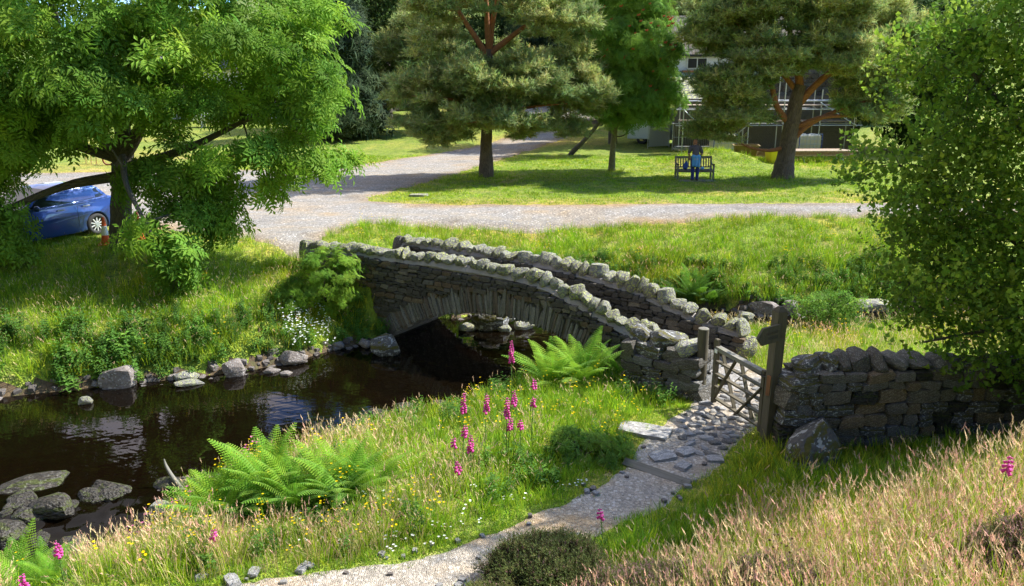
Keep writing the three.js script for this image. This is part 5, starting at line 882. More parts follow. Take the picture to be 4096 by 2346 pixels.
// heather bushes at the foot of the picture
function heather(x, f, w, h, d, n, label) {
  const r = RNG(floor(x * 50 + f * 7)), t = thing('heather_bush', label, 'heather', [x, H(x, f), f], 0, 'heather bushes'), items = [], F = new Faces();
  for (let i = 0; i < 9; i++) { const dir = v3(r.n() * 0.45, 1, r.n() * 0.45).normalize(), l = r.u(0.12, 0.2), b = v3(r.n() * 0.03, 0, r.n() * 0.03), c = r() < 0.3 ? [0.30, 0.17, 0.17] : r() < 0.5 ? [0.09, 0.12, 0.03] : [0.14, 0.15, 0.045]; F.blade(b, dir, v3(0, 0, 0), l, 0.007, [0.13, 0.09, 0.06], 1); for (let k = 0; k < 12; k++) { const az = r.u(0, 6.28); F.blade(b.clone().addScaledVector(dir, l * r.u(0.25, 1)), v3(cos(az), 0.9, sin(az)), v3(0, 0, 0), 0.026, 0.008, vary(r, c), 1); } }
  for (let i = 0; i < n; i++) { const az = r.u(0, 6.28), q = sqrt(r()), y = h * sqrt(max(0, 1 - q * q)) * r.u(0.45, 0.85) * (0.75 + 0.5 * vn(cos(az) * q * 3 + 8, sin(az) * q * 3 + x)); const X = cos(az) * q * w / 2, Z = sin(az) * q * d / 2; items.push([v3(X, y + H(x + X, f - Z) - H(x, f), Z), Q.clone().setFromEuler(new THREE.Euler(r.u(-0.3, 0.3) + Z / d * 1.2, r.u(0, 6), r.u(-0.3, 0.3) - X / w * 1.2)), r.u(0.8, 1.3), RGB(1, 1, 1).multiplyScalar(r.u(0.7, 1.3))]); }
  instanced('sprigs', F.geo(), L.grass, items, t);
}
heather(0.42, 8.75, 1.5, 0.5, 1.1, 900, 'big brown heather bush beside the path at bottom centre'); heather(1.45, 8.05, 1.5, 0.45, 1.2, 700, 'heather bush right of the big one among tan grass'); heather(-0.25, 8.05, 0.9, 0.3, 0.6, 260, 'small heather bush at the bottom picture edge'); heather(2.4, 7.2, 1.6, 0.4, 1.2, 500, 'heather bush half hidden in tan grass at lower right'); heather(4.6, 6.5, 1.2, 0.45, 1.0, 340, 'dark heather bush deep in the pink grass');
// rushes with dark seed heads
{
  const t = thing('rush_clump', 'clump of rushes with dark brown seed heads in tan grass', 'rushes', [2.75, H(2.75, 7.6), 7.6], 0), r = RNG(88), F = new Faces(), heads = [];
  for (let i = 0; i < 60; i++) { const b = v3(r.n() * 0.16, 0, r.n() * 0.14), d = v3(r.n() * 0.22, 1, r.n() * 0.2).normalize(), h = r.u(0.5, 0.85); F.blade(b, d, v3(0, 0, 0), h, 0.007, vary(r, [0.36, 0.33, 0.09]), 1); if (i < 20) heads.push(new THREE.IcosahedronGeometry(r.u(0.009, 0.016), 0).translate(...b.clone().addScaledVector(d, h * 0.86).toArray())); }
  part('stalks', F.geo(), L.grass, t).userData.kind = 'stuff'; part('seed_heads', mergeGeometries(heads), std(RGB(0.09, 0.045, 0.02)), t).userData.kind = 'stuff';
}

// ---------------------------------------------------------------- gate, posts and fingerpost
{
  const gy = pathY(3.6, 14.1), dx = 0.5, df = -1.36, Lg = hypot(dx, df), gate = thing('wooden_gate', 'weathered five bar wooden footpath gate with crossed braces', 'gate', [3.62, gy + 0.03, 14.12], atan2(df, dx));
  const rails = [0.1, 0.33, 0.56, 0.8, 1.04];
  rails.forEach((y, i) => part('rail', bar([0.05, y, 0], [Lg - 0.08, y, 0], i === 4 ? 0.075 : 0.03, i === 4 ? 0.11 : 0.075).rotateX(0), i === 4 ? M.woodGrey : M.wood, gate));
  part('stile', bar([0.03, 0, 0], [0.03, 1.2, 0], 0.08, 0.075), M.wood, gate); part('stile', bar([Lg - 0.05, 0.02, 0], [Lg - 0.05, 1.1, 0], 0.075, 0.075), M.wood, gate);
  for (const [a, b, z] of [[[0.06, 0.06], [0.66, 1.02], 0.035], [[0.74, 0.06], [Lg - 0.05, 0.8], 0.035], [[0.14, 1.02], [0.64, 0.06], -0.035], [[0.7, 1.02], [1.14, 0.06], -0.035]]) part('brace', bar([a[0], a[1], z], [b[0], b[1], z], 0.022, 0.065).rotateY(0), M.wood, gate);
  const pl = part('latch_plate', box(0.005, 0.07, 0.08, 0.0, 0, 0), M.white, gate, [0.09, 1.0, 0.06], [0, PI / 2, 0]);
  part('hinge_strap', bar([Lg - 0.3, 1.02, 0.062], [Lg + 0.05, 1.02, 0.062], 0.012, 0.04), M.iron, gate);
  const p1 = thing('gate_post', 'round topped wooden gate post left of the gate', 'post', [3.46, gy - 0.1, 14.46], 0.2);
  part('post', new THREE.CylinderGeometry(0.098, 0.108, 1.4, 18, 6).translate(0, 0.7, 0), M.wood, p1); part('post_top', new THREE.SphereGeometry(0.098, 16, 5, 0, 6.29, 0, PI / 2).scale(1, 0.22, 1).translate(0, 1.4, 0), M.woodGrey, p1);
  const ch = part('latch_chain', tube([[v3(0.11, 1.22, 0.03), 0.006], [v3(0.15, 0.95, 0.04), 0.006], [v3(0.14, 0.6, 0.05), 0.006]], 5, 4), M.iron, p1); part('weight', new THREE.SphereGeometry(0.035, 10, 8), M.iron, ch, [0.14, 0.56, 0.05]);
  const sp = thing('signpost', 'tall square wooden fingerpost carrying a weathered pointed board', 'signpost', [4.16, H(4.16, 12.62) - 0.2, 12.62], 0.35), sh = new THREE.Shape(); 
  const shaft = part('post', bbox(0.17, 2.42, 0.17, 0.014), M.wood, sp); part('post_cap', new ConvexGeometry([[-0.085, 0, -0.085], [0.085, 0, -0.085], [0.085, 0, 0.085], [-0.085, 0, 0.085], [-0.035, 0.07, -0.03], [0.035, 0.07, -0.03], [0.035, 0.07, 0.03], [-0.035, 0.07, 0.03]].map((p) => v3(...p))), M.wood, shaft, [0, 2.42, 0]);
  sp.rotation.z = -0.02;
  sh.moveTo(0, -0.14); sh.lineTo(0, 0.13); sh.lineTo(-0.42, 0.13); sh.lineTo(-0.54, -0.005); sh.lineTo(-0.42, -0.14); sh.closePath();
  const bd = part('finger_board', boxUV(new THREE.ExtrudeGeometry(sh, { depth: 0.035, bevelEnabled: true, bevelSize: 0.006, bevelThickness: 0.006, bevelSegments: 1 })), M.wood, sp, [-0.06, 2.1, 0.07], [0, 0.3, 0]);
  const r = RNG(5); for (const [yy, n] of [[0.03, 9], [-0.055, 8]]) for (let i = 0; i < n; i++) part('carved_letter', box(r.u(0.006, 0.016), 0.045, 0.004), M.rubble, bd, [-0.06 - i * 0.031, yy, 0.0425]);
  const rw = part('patch_board', bbox(0.03, 0.34, 0.06, 0.004), M.woodRaw, sp, [-0.1, 1.02, 0.03], [0, 0.6, 0]);
}

// ---------------------------------------------------------------- bench, walker and bags
const bx0 = 7.62, bf0 = 35.25, by0 = H(bx0, bf0);
{
  const b = thing('park_bench', 'weathered slatted wooden bench on the lawn behind the walker', 'bench', [bx0, by0 - 0.02, bf0], 0), w = M.woodGrey;
  for (const x of [-0.74, 0.74]) {
    part('leg', bar([x, 0, 0.26], [x, 0.64, 0.26], 0.07), w, b); part('leg', bar([x, 0, -0.22], [x, 0.5, -0.24], 0.07), w, b); part('back_post', bar([x, 0.48, -0.24], [x, 0.95, -0.34], 0.065), w, b);
    part('armrest', tube([[v3(x, 0.8, -0.3), 0.035], [v3(x, 0.68, -0.2), 0.035], [v3(x, 0.64, 0.05), 0.035], [v3(x, 0.66, 0.32), 0.04]], 7, 4), w, b); part('side_rail', bar([x, 0.36, -0.22], [x, 0.36, 0.26], 0.05, 0.07), w, b);
  }
  for (let i = 0; i < 5; i++) part('seat_slat', bar([-0.74, 0.42, 0.26 - i * 0.11], [0.74, 0.42, 0.26 - i * 0.11], 0.025, 0.09), w, b);
  part('seat_rail', bar([-0.72, 0.37, 0.24], [0.72, 0.37, 0.24], 0.07, 0.03), w, b); part('top_rail', bar([-0.74, 0.9, -0.33], [0.74, 0.9, -0.33], 0.09, 0.035), w, b); part('lower_rail', bar([-0.74, 0.5, -0.25], [0.74, 0.5, -0.25], 0.05, 0.035), w, b);
  for (let i = 0; i < 13; i++) { const x = -0.64 + i * 0.1067; part('back_slat', bar([x, 0.5, -0.25], [x, 0.88, -0.325], 0.045, 0.016), w, b); }
}
function caps(list, k = 0.05, cell = 0.02) {   // tapered capsules joined with a smooth minimum
  const lo = v3(9, 9, 9), hi = v3(-9, -9, -9), P = v3();
  for (const c of list) for (const [x, y, z, r] of [c.slice(0, 4), c.slice(4, 8)]) { lo.min(v3(x - r, y - r, z - r)); hi.max(v3(x + r, y + r, z + r)); }
  const mid = lo.clone().add(hi).multiplyScalar(0.5), size = max(hi.x - lo.x, hi.y - lo.y, hi.z - lo.z) / 2 + 3 * cell, n = Math.ceil((2 * size) / cell), mc = new MarchingCubes(n, new THREE.MeshStandardMaterial(), false, false, 60000); mc.isolation = 0; const half = n / 2;
  for (let z = 0; z < n; z++) for (let y = 0; y < n; y++) for (let x = 0; x < n; x++) {
    P.set((x - half) / half * size + mid.x, (y - half) / half * size + mid.y, (z - half) / half * size + mid.z); let s = 0;
    for (const [ax, ay, az, ra, bx, by, bz, rb] of list) { const dx = bx - ax, dy = by - ay, dz = bz - az, t = clamp(((P.x - ax) * dx + (P.y - ay) * dy + (P.z - az) * dz) / (dx * dx + dy * dy + dz * dz + 1e-9)), d = hypot(P.x - ax - t * dx, P.y - ay - t * dy, P.z - az - t * dz) - lerp(ra, rb, t); s += Math.exp(-d / k * 3); }
    mc.field[x + y * n + z * n * n] = Math.log(max(s, 1e-30)) / 3 * k;
  }
  mc.update();
  const g = new THREE.BufferGeometry(), c = mc.count; g.setAttribute('position', new THREE.BufferAttribute(mc.positionArray.slice(0, c * 3), 3)); g.scale(size, size, size); g.translate(mid.x, mid.y, mid.z);
  const m = mergeVertices(g, 1e-4); m.computeVertexNormals(); return m;
}
{
  const p = thing('person', 'person in grey t-shirt with a blue jacket round the waist leaning over the bench', 'person', [7.5, H(7.5, 34.55) + 0.01, 34.55], -0.06), skin = std(RGB(0.52, 0.30, 0.21), { roughness: 0.6 });
  const hand = (s) => { const w = [s * 0.2, 0.92, -0.42], o = []; o.push([...w, 0.032, s * 0.17, 0.86, -0.46, 0.036]); for (let i = 0; i < 4; i++) { const bx = s * (0.155 + i * 0.02), L1 = [0.028, 0.034, 0.032, 0.025][i]; o.push([bx, 0.85, -0.465, 0.011, bx, 0.85 - L1 * 1.2, -0.49, 0.0105]); o.push([bx, 0.85 - L1 * 1.2, -0.49, 0.0105, bx - s * 0.004, 0.85 - L1 * 2.1, -0.475, 0.009]); } o.push([s * 0.15, 0.885, -0.44, 0.013, s * 0.125, 0.85, -0.455, 0.011]); return o; };
  const limbs = []; for (const s of [-1, 1]) limbs.push([s * 0.09, 0.07, 0, 0.045, s * 0.1, 0.48, -0.03, 0.06], [s * 0.1, 0.48, -0.03, 0.06, s * 0.1, 0.88, 0.03, 0.085], [s * 0.18, 1.33, -0.2, 0.055, s * 0.27, 1.1, -0.17, 0.045], [s * 0.27, 1.1, -0.17, 0.043, s * 0.2, 0.92, -0.42, 0.032]);
  const body = [...limbs, [0, 0.9, 0.03, 0.13, 0, 1.1, -0.05, 0.125], [0, 1.1, -0.05, 0.125, 0, 1.3, -0.2, 0.12], [-0.11, 1.33, -0.2, 0.075, 0.11, 1.33, -0.2, 0.075], [0, 1.36, -0.24, 0.055, 0, 1.46, -0.34, 0.052], [0, 1.5, -0.4, 0.085, 0, 1.56, -0.39, 0.083], [0, 1.47, -0.49, 0.03, 0, 1.45, -0.48, 0.03]];
  const bodyGeo = mergeGeometries([caps(body, 0.03, 0.018), caps(hand(-1), 0.008, 0.006), caps(hand(1), 0.008, 0.006)].map((g) => { g = g.toNonIndexed(); return g; }));
  part('body', bodyGeo, skin, p);
  part('t_shirt', caps([[0, 1.0, 0, 0.148, 0, 1.12, -0.06, 0.142], [0, 1.12, -0.06, 0.142, 0, 1.3, -0.19, 0.135], [-0.12, 1.33, -0.2, 0.092, 0.12, 1.33, -0.2, 0.092], [-0.18, 1.33, -0.2, 0.08, -0.25, 1.16, -0.18, 0.072], [0.18, 1.33, -0.2, 0.08, 0.25, 1.16, -0.18, 0.072]], 0.03, 0.018), std(RGB(0.09, 0.075, 0.085)), p);
  part('trousers', caps([[-0.09, 0.1, 0, 0.062, -0.1, 0.48, -0.03, 0.078], [-0.1, 0.48, -0.03, 0.078, -0.09, 0.9, 0.03, 0.105], [0.09, 0.1, 0, 0.062, 0.1, 0.48, -0.03, 0.078], [0.1, 0.48, -0.03, 0.078, 0.09, 0.9, 0.03, 0.105], [-0.06, 0.92, 0.02, 0.11, 0.06, 0.92, 0.02, 0.11]], 0.02, 0.018), std(RGB(0.02, 0.035, 0.16)), p);
  const jk = part('waist_jacket', caps([[-0.1, 1.0, 0.06, 0.085, 0.1, 1.0, 0.06, 0.085], [-0.1, 1.0, 0.07, 0.07, -0.11, 0.64, 0.1, 0.055], [0, 1.0, 0.09, 0.07, 0.0, 0.63, 0.125, 0.055], [0.1, 1.0, 0.07, 0.07, 0.12, 0.61, 0.1, 0.055]], 0.03, 0.018), std(RGB(0.10, 0.30, 0.62)), p);
  part('hair', caps([[0, 1.57, -0.37, 0.088, 0, 1.5, -0.33, 0.08]], 0.02, 0.014), std(RGB(0.30, 0.13, 0.07)), p);
  for (const s of [-1, 1]) part('shoe', caps([[s * 0.1, 0.045, 0.05, 0.045, s * 0.11, 0.04, -0.17, 0.038]], 0.02, 0.012), std(RGB(0.05, 0.035, 0.03)), p);
  const bag = top('blue_bag', caps([[0, 0.1, 0, 0.1, 0.02, 0.22, 0, 0.08], [0.02, 0.22, 0, 0.06, 0.05, 0.36, 0, 0.02]], 0.05, 0.016), std(RGB(0.015, 0.07, 0.33), { roughness: 0.5 }), 'dark blue bag on the bench left of the walker', 'bag'); bag.position.copy(V(7.2, by0 + 0.42, 35.1));
  const bag2 = top('crumpled_bag', caps([[-0.03, 0.04, 0, 0.05, 0.05, 0.05, 0, 0.04], [0, 0.06, 0, 0.04, 0.02, 0.11, 0.01, 0.015]], 0.03, 0.01), std(RGB(0.16, 0.42, 0.75), { roughness: 0.5 }), 'small light blue crumpled bag on the bench right of the walker', 'bag'); bag2.position.copy(V(7.9, by0 + 0.43, 35.08));
}

// ---------------------------------------------------------------- car and cones
{
  const car = thing('parked_car', 'dark blue hatchback parked on the grass under the ash tree', 'car', [-12.45, H(-12.45, 23.9) + 0.0, 23.9], -2.1), paint = new THREE.MeshPhysicalMaterial({ color: RGB(0.018, 0.055, 0.24), roughness: 0.35, metalness: 0.35, clearcoat: 1, clearcoatRoughness: 0.06 }), glass = std(RGB(0.012, 0.018, 0.02), { roughness: 0.04, metalness: 0 });
  const S = new THREE.Shape(), arch = (x) => { for (let i = 0; i <= 12; i++) { const a = -0.25 + (PI + 0.5) * i / 12; S.lineTo(x + cos(a) * 0.37, 0.32 + sin(a) * 0.37); } };
  S.moveTo(3.3, 0.42); S.bezierCurveTo(3.36, 0.55, 3.3, 0.68, 3.14, 0.73); S.bezierCurveTo(2.8, 0.86, 2.4, 0.92, 2.1, 0.95); S.lineTo(0.8, 0.98); S.lineTo(-0.3, 1.03); S.bezierCurveTo(-0.6, 1.04, -0.66, 0.95, -0.67, 0.8); S.bezierCurveTo(-0.76, 0.7, -0.77, 0.5, -0.7, 0.3); S.lineTo(-0.6, 0.22); S.lineTo(-0.36, 0.22);
  for (let i = 12; i >= 0; i--) { const a = -0.26 + (PI + 0.52) * i / 12; S.lineTo(0 + cos(a) * 0.37, 0.32 + sin(a) * 0.37); }
  S.lineTo(0.5, 0.2); S.lineTo(2.1, 0.19);
  for (let i = 12; i >= 0; i--) { const a = -0.26 + (PI + 0.52) * i / 12; S.lineTo(2.56 + cos(a) * 0.37, 0.32 + sin(a) * 0.37); }
  S.lineTo(3.25, 0.22); S.closePath();
  const bg = new THREE.ExtrudeGeometry(S, { depth: 1.52, bevelEnabled: true, bevelSize: 0.05, bevelThickness: 0.11, bevelSegments: 4, curveSegments: 10 }).translate(0, 0, -0.76); { const q = bg.attributes.position; for (let i = 0; i < q.count; i++) { const x = q.getX(i), y = q.getY(i), z = q.getZ(i); q.setZ(i, z * (1 - 0.07 * sstep(0.62, 1.05, y)) * (1 - 0.12 * sstep(2.5, 3.4, x) - 0.05 * sstep(0, -0.75, x))); } bg.computeVertexNormals(); }
  part('body', toCreasedNormals(bg, 0.5), paint, car);
  const rows = [[-0.5, 2.15, 0.98, 0.79], [-0.36, 1.75, 1.16, 0.745], [-0.2, 1.38, 1.33, 0.68], [-0.02, 1.1, 1.42, 0.60], [0.25, 0.9, 1.455, 0.42]], pts = []; for (const [x0, x1, y, z] of rows) for (const s of [-1, 1]) pts.push(v3(x0, y, s * z), v3(x1, y, s * z), v3(lerp(x0, x1, 0.5), y + 0.012, s * z));
  part('roof', toCreasedNormals(new ConvexGeometry(pts), 0.6), paint, car);
  const pane = (name, list, mat = glass, parent = car) => { const idx = []; for (let i = 1; i < list.length - 1; i++) idx.push(0, i, i + 1); const pos = []; for (const q of list) pos.push(...q); return part(name, bufGeo(pos, idx), mat, parent); };
  const zs = (y) => (y < 1.16 ? lerp(0.79, 0.745, (y - 0.98) / 0.18) : y < 1.33 ? lerp(0.745, 0.68, (y - 1.16) / 0.17) : lerp(0.68, 0.6, (y - 1.33) / 0.09)) + 0.006;
  for (const s of [-1, 1]) {
    const W = (l) => l.map(([x, y]) => [x, y, s * zs(y)]);
    for (const [n, l] of [['side_window', [[0.62, 1.0], [1.82, 1.0], [1.62, 1.16], [1.30, 1.33], [1.12, 1.385], [0.66, 1.385]]], ['side_window', [[-0.02, 1.03], [0.54, 1.0], [0.58, 1.385], [0.06, 1.385], [-0.02, 1.2]]], ['quarter_window', [[-0.3, 1.1], [-0.08, 1.06], [-0.06, 1.3], [-0.14, 1.3]]]]) { const q = W(l); const rim = pane('window_rim', W(l.map(([x, y]) => [x + (x - 0.6) * 0.03, y + (y - 1.18) * 0.12])).map(([x, y, z]) => [x, y, z - s * 0.003]), M.black); pane(n, q); }
    part('door_handle', bbox(0.2, 0.035, 0.03, 0.006), std(RGB(0.3, 0.32, 0.38), { metalness: 0.6, roughness: 0.3 }), car, [0.28, 0.86, s * 0.858]); part('door_handle', bbox(0.2, 0.035, 0.03, 0.006), std(RGB(0.3, 0.32, 0.38), { metalness: 0.6, roughness: 0.3 }), car, [1.02, 0.84, s * 0.858]);
    for (const x of [0.56, 1.75]) part('door_seam', box(0.008, 0.6, 0.004), M.black, car, [x, 0.62, s * 0.871]);
    part('tail_light', new THREE.SphereGeometry(0.15, 14, 10).scale(0.75, 0.75, 0.35), std(RGB(0.45, 0.012, 0.012), { roughness: 0.15 }), car, [-0.6, 0.87, s * 0.69]);
    part('mirror', new THREE.SphereGeometry(0.11, 12, 8).scale(0.7, 0.7, 1), paint, car, [1.72, 1.0, s * 0.92]);
    part('headlight', new THREE.SphereGeometry(0.16, 12, 8).scale(1, 0.5, 0.6), std(RGB(0.6, 0.62, 0.65), { roughness: 0.1 }), car, [3.08, 0.66, s * 0.6]);
    for (const x of [0, 2.56]) {
      const wh = new THREE.Group(); wh.name = 'wheel'; wh.position.set(x, 0.31, s * 0.76); car.add(wh);
      part('tyre', new THREE.TorusGeometry(0.245, 0.075, 10, 32).scale(1, 1, 1.35), M.rubber, wh); part('rim', new THREE.CylinderGeometry(0.2, 0.2, 0.1, 28, 1, true).rotateX(PI / 2), M.steel, wh); part('hub', new THREE.CylinderGeometry(0.055, 0.06, 0.05, 14).rotateX(PI / 2), M.steel, wh, [0, 0, s * 0.055]);
      for (let k = 0; k < 10; k++) part('spoke', bbox(0.03, 0.17, 0.025, 0.004), std(RGB(0.7, 0.7, 0.7), { metalness: 0.4, roughness: 0.35 }), wh, [-sin(k * 0.628) * 0.035, cos(k * 0.628) * 0.035, s * 0.055], [0, 0, k * 0.628]);
      part('brake_disc', new THREE.CylinderGeometry(0.19, 0.19, 0.02, 20).rotateX(PI / 2), M.black, wh);
      part('wheel_well', new THREE.CylinderGeometry(0.36, 0.36, 0.2, 20).rotateX(PI / 2), M.black, car, [x, 0.34, s * 0.58]);
    }
  }
  pane('windscreen', [[2.12, 0.99, -0.72], [2.12, 0.99, 0.72], [1.74, 1.17, 0.69], [1.395, 1.335, 0.61], [1.19, 1.405, 0.53], [1.19, 1.405, -0.53], [1.395, 1.335, -0.61], [1.74, 1.17, -0.69]].map(([x, y, z]) => [x + 0.012, y + 0.014, z]), std(RGB(0.03, 0.04, 0.045), { roughness: 0.03 }));
  pane('rear_window', [[-0.5, 1.02, -0.62], [-0.5, 1.02, 0.62], [-0.2, 1.33, 0.56], [-0.2, 1.33, -0.56]].map(([x, y, z]) => [x - 0.012, y + 0.01, z]));
  const cone = (x, f, label) => {
    const c = thing('traffic_cone', label, 'cone', [x, H(x, f), f], 0.3, 'traffic cones by the ash trunk'), or = std(RGB(0.75, 0.11, 0.02), { roughness: 0.55 }), R = (y) => lerp(0.125, 0.035, y / 0.72);
    part('base', bbox(0.4, 0.045, 0.4, 0.012), or, c); for (const [y0, y1, m, e] of [[0.04, 0.27, or, 0], [0.27, 0.52, M.white, 0.003], [0.52, 0.74, or, 0]]) part(m === or ? 'cone_body' : 'reflective_sleeve', new THREE.CylinderGeometry(R(y1) + e, R(y0) + e, y1 - y0, 20).translate(0, (y0 + y1) / 2, 0), m, c);
    part('tip', new THREE.SphereGeometry(0.034, 10, 6).scale(1, 0.6, 1), or, c, [0, 0.74, 0]);
  };
  cone(-10.98, 22.3, 'orange and white traffic cone between the car and the ash trunk'); cone(-10.33, 22.9, 'orange and white traffic cone right of the ash trunk');
}

// ---------------------------------------------------------------- builder's yard: tubs, planks, tank, scaffold
{
  const tub = (x, f, w, d, h, mat, turn, label, mark) => { const t = thing('plastic_tub', label, 'tub', [x, H(x, f) - 0.02, f], turn), ring = (k, y) => { const l = [], n = 6, W = w / 2 * k, D = d / 2 * k, c = 0.1; for (const [sx, sz] of [[1, 1], [-1, 1], [-1, -1], [1, -1]]) for (let i = 0; i < n; i++) { const a = atan2(sz, sx) - PI / 4 + (PI / 2) * i / (n - 1); l.push([sx * (W - c) + cos(a) * c, y, sz * (D - c) + sin(a) * c]); } return l; };
    const rings = [ring(0.8, 0), ring(0.98, h * 0.93), ring(1.07, h * 0.94), ring(1.08, h), ring(0.97, h), ring(0.93, h * 0.75), ring(0.76, 0.04)], pos = [], idx = [], n = rings[0].length; rings.forEach((q) => q.forEach((p) => pos.push(...p))); for (let j = 0; j < rings.length - 1; j++) for (let i = 0; i < n; i++) { const a = j * n + i, b = j * n + (i + 1) % n; idx.push(a, a + n, b, b, a + n, b + n); } for (let i = 1; i < n - 1; i++) idx.push((rings.length - 1) * n, (rings.length - 1) * n + i, (rings.length - 1) * n + i + 1);
    part('tub_body', toCreasedNormals(bufGeo(pos, idx), 0.6), mat, t); if (mark) { const r = RNG(3); for (let k = 0; k < 2; k++) for (let i = 0; i < 5; i++) part('print_mark', box(0.025, 0.05, 0.003), M.black, t, [-0.15 + i * 0.045, h * 0.62 - k * 0.08, d / 2 * 0.925], [-0.22, 0, 0]); } };
  tub(11.1, 40.3, 1.15, 0.8, 0.6, std(RGB(0.42, 0.29, 0.23), { map: rep(T.copePale, 0.6), roughness: 0.7 }), -0.15, 'large dusty pink plastic tub left of the pine trunk'); tub(12.35, 39.5, 1.0, 0.75, 0.62, M.yellow, 0.1, 'bright yellow plastic tub half behind the pine trunk', true);
  const st = thing('plank_stack', 'long stack of brown scaffold planks behind the pine trunk', 'planks', [13.9, H(13.9, 41), 41], 0.03); const r = RNG(70); for (let j = 0; j < 4; j++) for (let i = 0; i < 4; i++) part('plank', bbox(r.u(4.6, 5.2), 0.06, 0.24, 0.008), r() < 0.5 ? M.plank : M.plankPale, st, [r.u(-0.2, 0.2), 0.32 + j * 0.066, (i - 1.5) * 0.26 + r.u(-0.02, 0.02)]); for (const x of [-1.9, 0, 1.9]) for (const z of [-0.4, 0.4]) part('trestle_leg', rod([x + 0.15, 0, z], [x, 0.32, z * 0.8], 0.024), M.steel, st); for (const x of [-1.9, 0, 1.9]) part('bearer', rod([x, 0.3, -0.6], [x, 0.3, 0.6], 0.024), M.steel, st);
  const lp = top('leaning_board', bbox(0.14, 1.1, 0.03, 0.004), M.plank, 'single board leaning on the plank stack right of the pine', 'board'); lp.position.copy(V(12.95, H(12.95, 40), 40)); lp.rotation.set(-0.3, 0, 0.16);
  const tank = (x, f, label) => { const t = thing('liquid_tank', label, 'tank', [x, H(x, f), f], 0.05, 'white liquid tanks under the scaffold'); part('pallet', bbox(1.15, 0.14, 1.0, 0.02), M.plank, t); part('bottle', bbox(1.08, 0.98, 0.92, 0.07), std(RGB(0.62, 0.57, 0.44), { roughness: 0.5 }), t, [0, 0.15, 0]); for (let i = 0; i <= 6; i++) part('cage_bar', rod([-0.57 + i * 0.19, 0.14, 0.49], [-0.57 + i * 0.19, 1.16, 0.49], 0.012), M.steel, t); for (let i = 0; i <= 4; i++) part('cage_bar', rod([-0.58, 0.16 + i * 0.25, 0.5], [0.58, 0.16 + i * 0.25, 0.5], 0.012), M.steel, t); for (const s of [-1, 1]) part('corner_post', rod([s * 0.58, 0.1, 0.5], [s * 0.58, 1.18, 0.5], 0.022), std(RGB(0.04, 0.08, 0.3)), t); part('cap', new THREE.CylinderGeometry(0.09, 0.09, 0.05, 16), M.black, t, [0, 1.15, 0]); };
  tank(15.1, 43.6, 'caged white liquid tank right of the pine trunk'); tank(10.9, 44.1, 'caged white liquid tank left of the pine trunk');
  // scaffold against the barn
  const sc = thing('scaffold', 'steel tube scaffolding with board decks in front of the barn', 'scaffold', [0, H(13, 44.5), 44.5]);
  const xs = [8.9, 10.6, 12.3, 14.1, 16.0, 17.8]; for (const x of xs) for (const z of [0, -1.1]) part('standard', rod([x + r.u(-0.04, 0.04), 0, z], [x, x > 12 && x < 15 ? 4.9 : r.u(2.9, 3.5), z], 0.03), M.steel, sc);
  for (const y of [1.55, 2.35, 2.75]) for (const z of [0.04, -1.06]) part('ledger', rod([8.5, y + r.u(-0.03, 0.03), z], [18.2, y + r.u(-0.03, 0.03), z], 0.028), M.steel, sc);
  for (const y of [1.7, 2.5]) for (let i = 0; i < 4; i++) part('deck_board', bbox(r.u(8.6, 9.4), 0.04, 0.22, 0.006), M.plankPale, sc, [13.3, y + 0.02, -0.15 - i * 0.25]);
  for (const x of xs) for (const y of [1.6, 2.4]) part('transom', rod([x, y, 0.15], [x, y, -1.25], 0.026), M.steel, sc);
  for (const [x0, y0, x1, y1] of [[14.1, 1.6, 16.1, 0.1], [15.9, 2.7, 17.9, 1.5], [10.6, 0.1, 12.3, 1.6], [12.3, 1.6, 10.7, 3], [8.9, 2.3, 10.6, 0.8]]) part('diagonal_brace', rod([x0, y0, 0.09], [x1, y1, 0.09], 0.028), M.steel, sc);
  for (const [x, y] of [[11.2, 2.6], [14.2, 0.5], [17.85, 0.5]]) part('warning_tape', box(y > 1 ? 0.8 : 0.07, y > 1 ? 0.12 : 0.5, 0.02), M.yellow, sc, [x, y, 0.1]);
  // site fence and loose tubes
  for (const [x, f, a, w, label] of [[10.0, 46.2, 0.03, 2.6, 'wire mesh site fence panel behind the grassy hump'], [8.2, 47.6, 0.5, 1.5, 'upright corrugated sheet fence at the left end of the site']]) {
    const fn = thing('site_fence', label, 'fence', [x, H(x, f), f], a); part('frame', rod([-w / 2, 0, 0], [-w / 2, 1.5, 0], 0.02), M.steel, fn); part('frame', rod([w / 2, 0, 0], [w / 2, 1.5, 0], 0.02), M.steel, fn); for (const y of [0.12, 0.75, 1.48]) part('rail', rod([-w / 2, y, 0], [w / 2, y, 0], 0.018), M.steel, fn); const n = floor(w / 0.1); for (let i = 1; i < n; i++) part('wire', w < 2 ? bbox(0.09, 1.35, 0.02, 0.004).translate(-w / 2 + i * w / n, 0.1, 0.02) : rod([-w / 2 + i * w / n, 0.12, 0.0], [-w / 2 + i * w / n, 1.48, 0.0], 0.006, 0.006, 4), M.steel, fn);
  }
  const tb = thing('tube_stack', 'low stack of steel scaffold tubes behind the bench hump', 'tubes', [10.3, H(10.3, 45.4), 45.4]); for (let i = 0; i < 9; i++) part('tube', rod([r.u(-1.7, -1.4), 0.1 + floor(i / 3) * 0.09, -(i % 3) * 0.1], [r.u(1.4, 1.8), 0.1 + floor(i / 3) * 0.09, -(i % 3) * 0.1], 0.03), M.steel, tb);
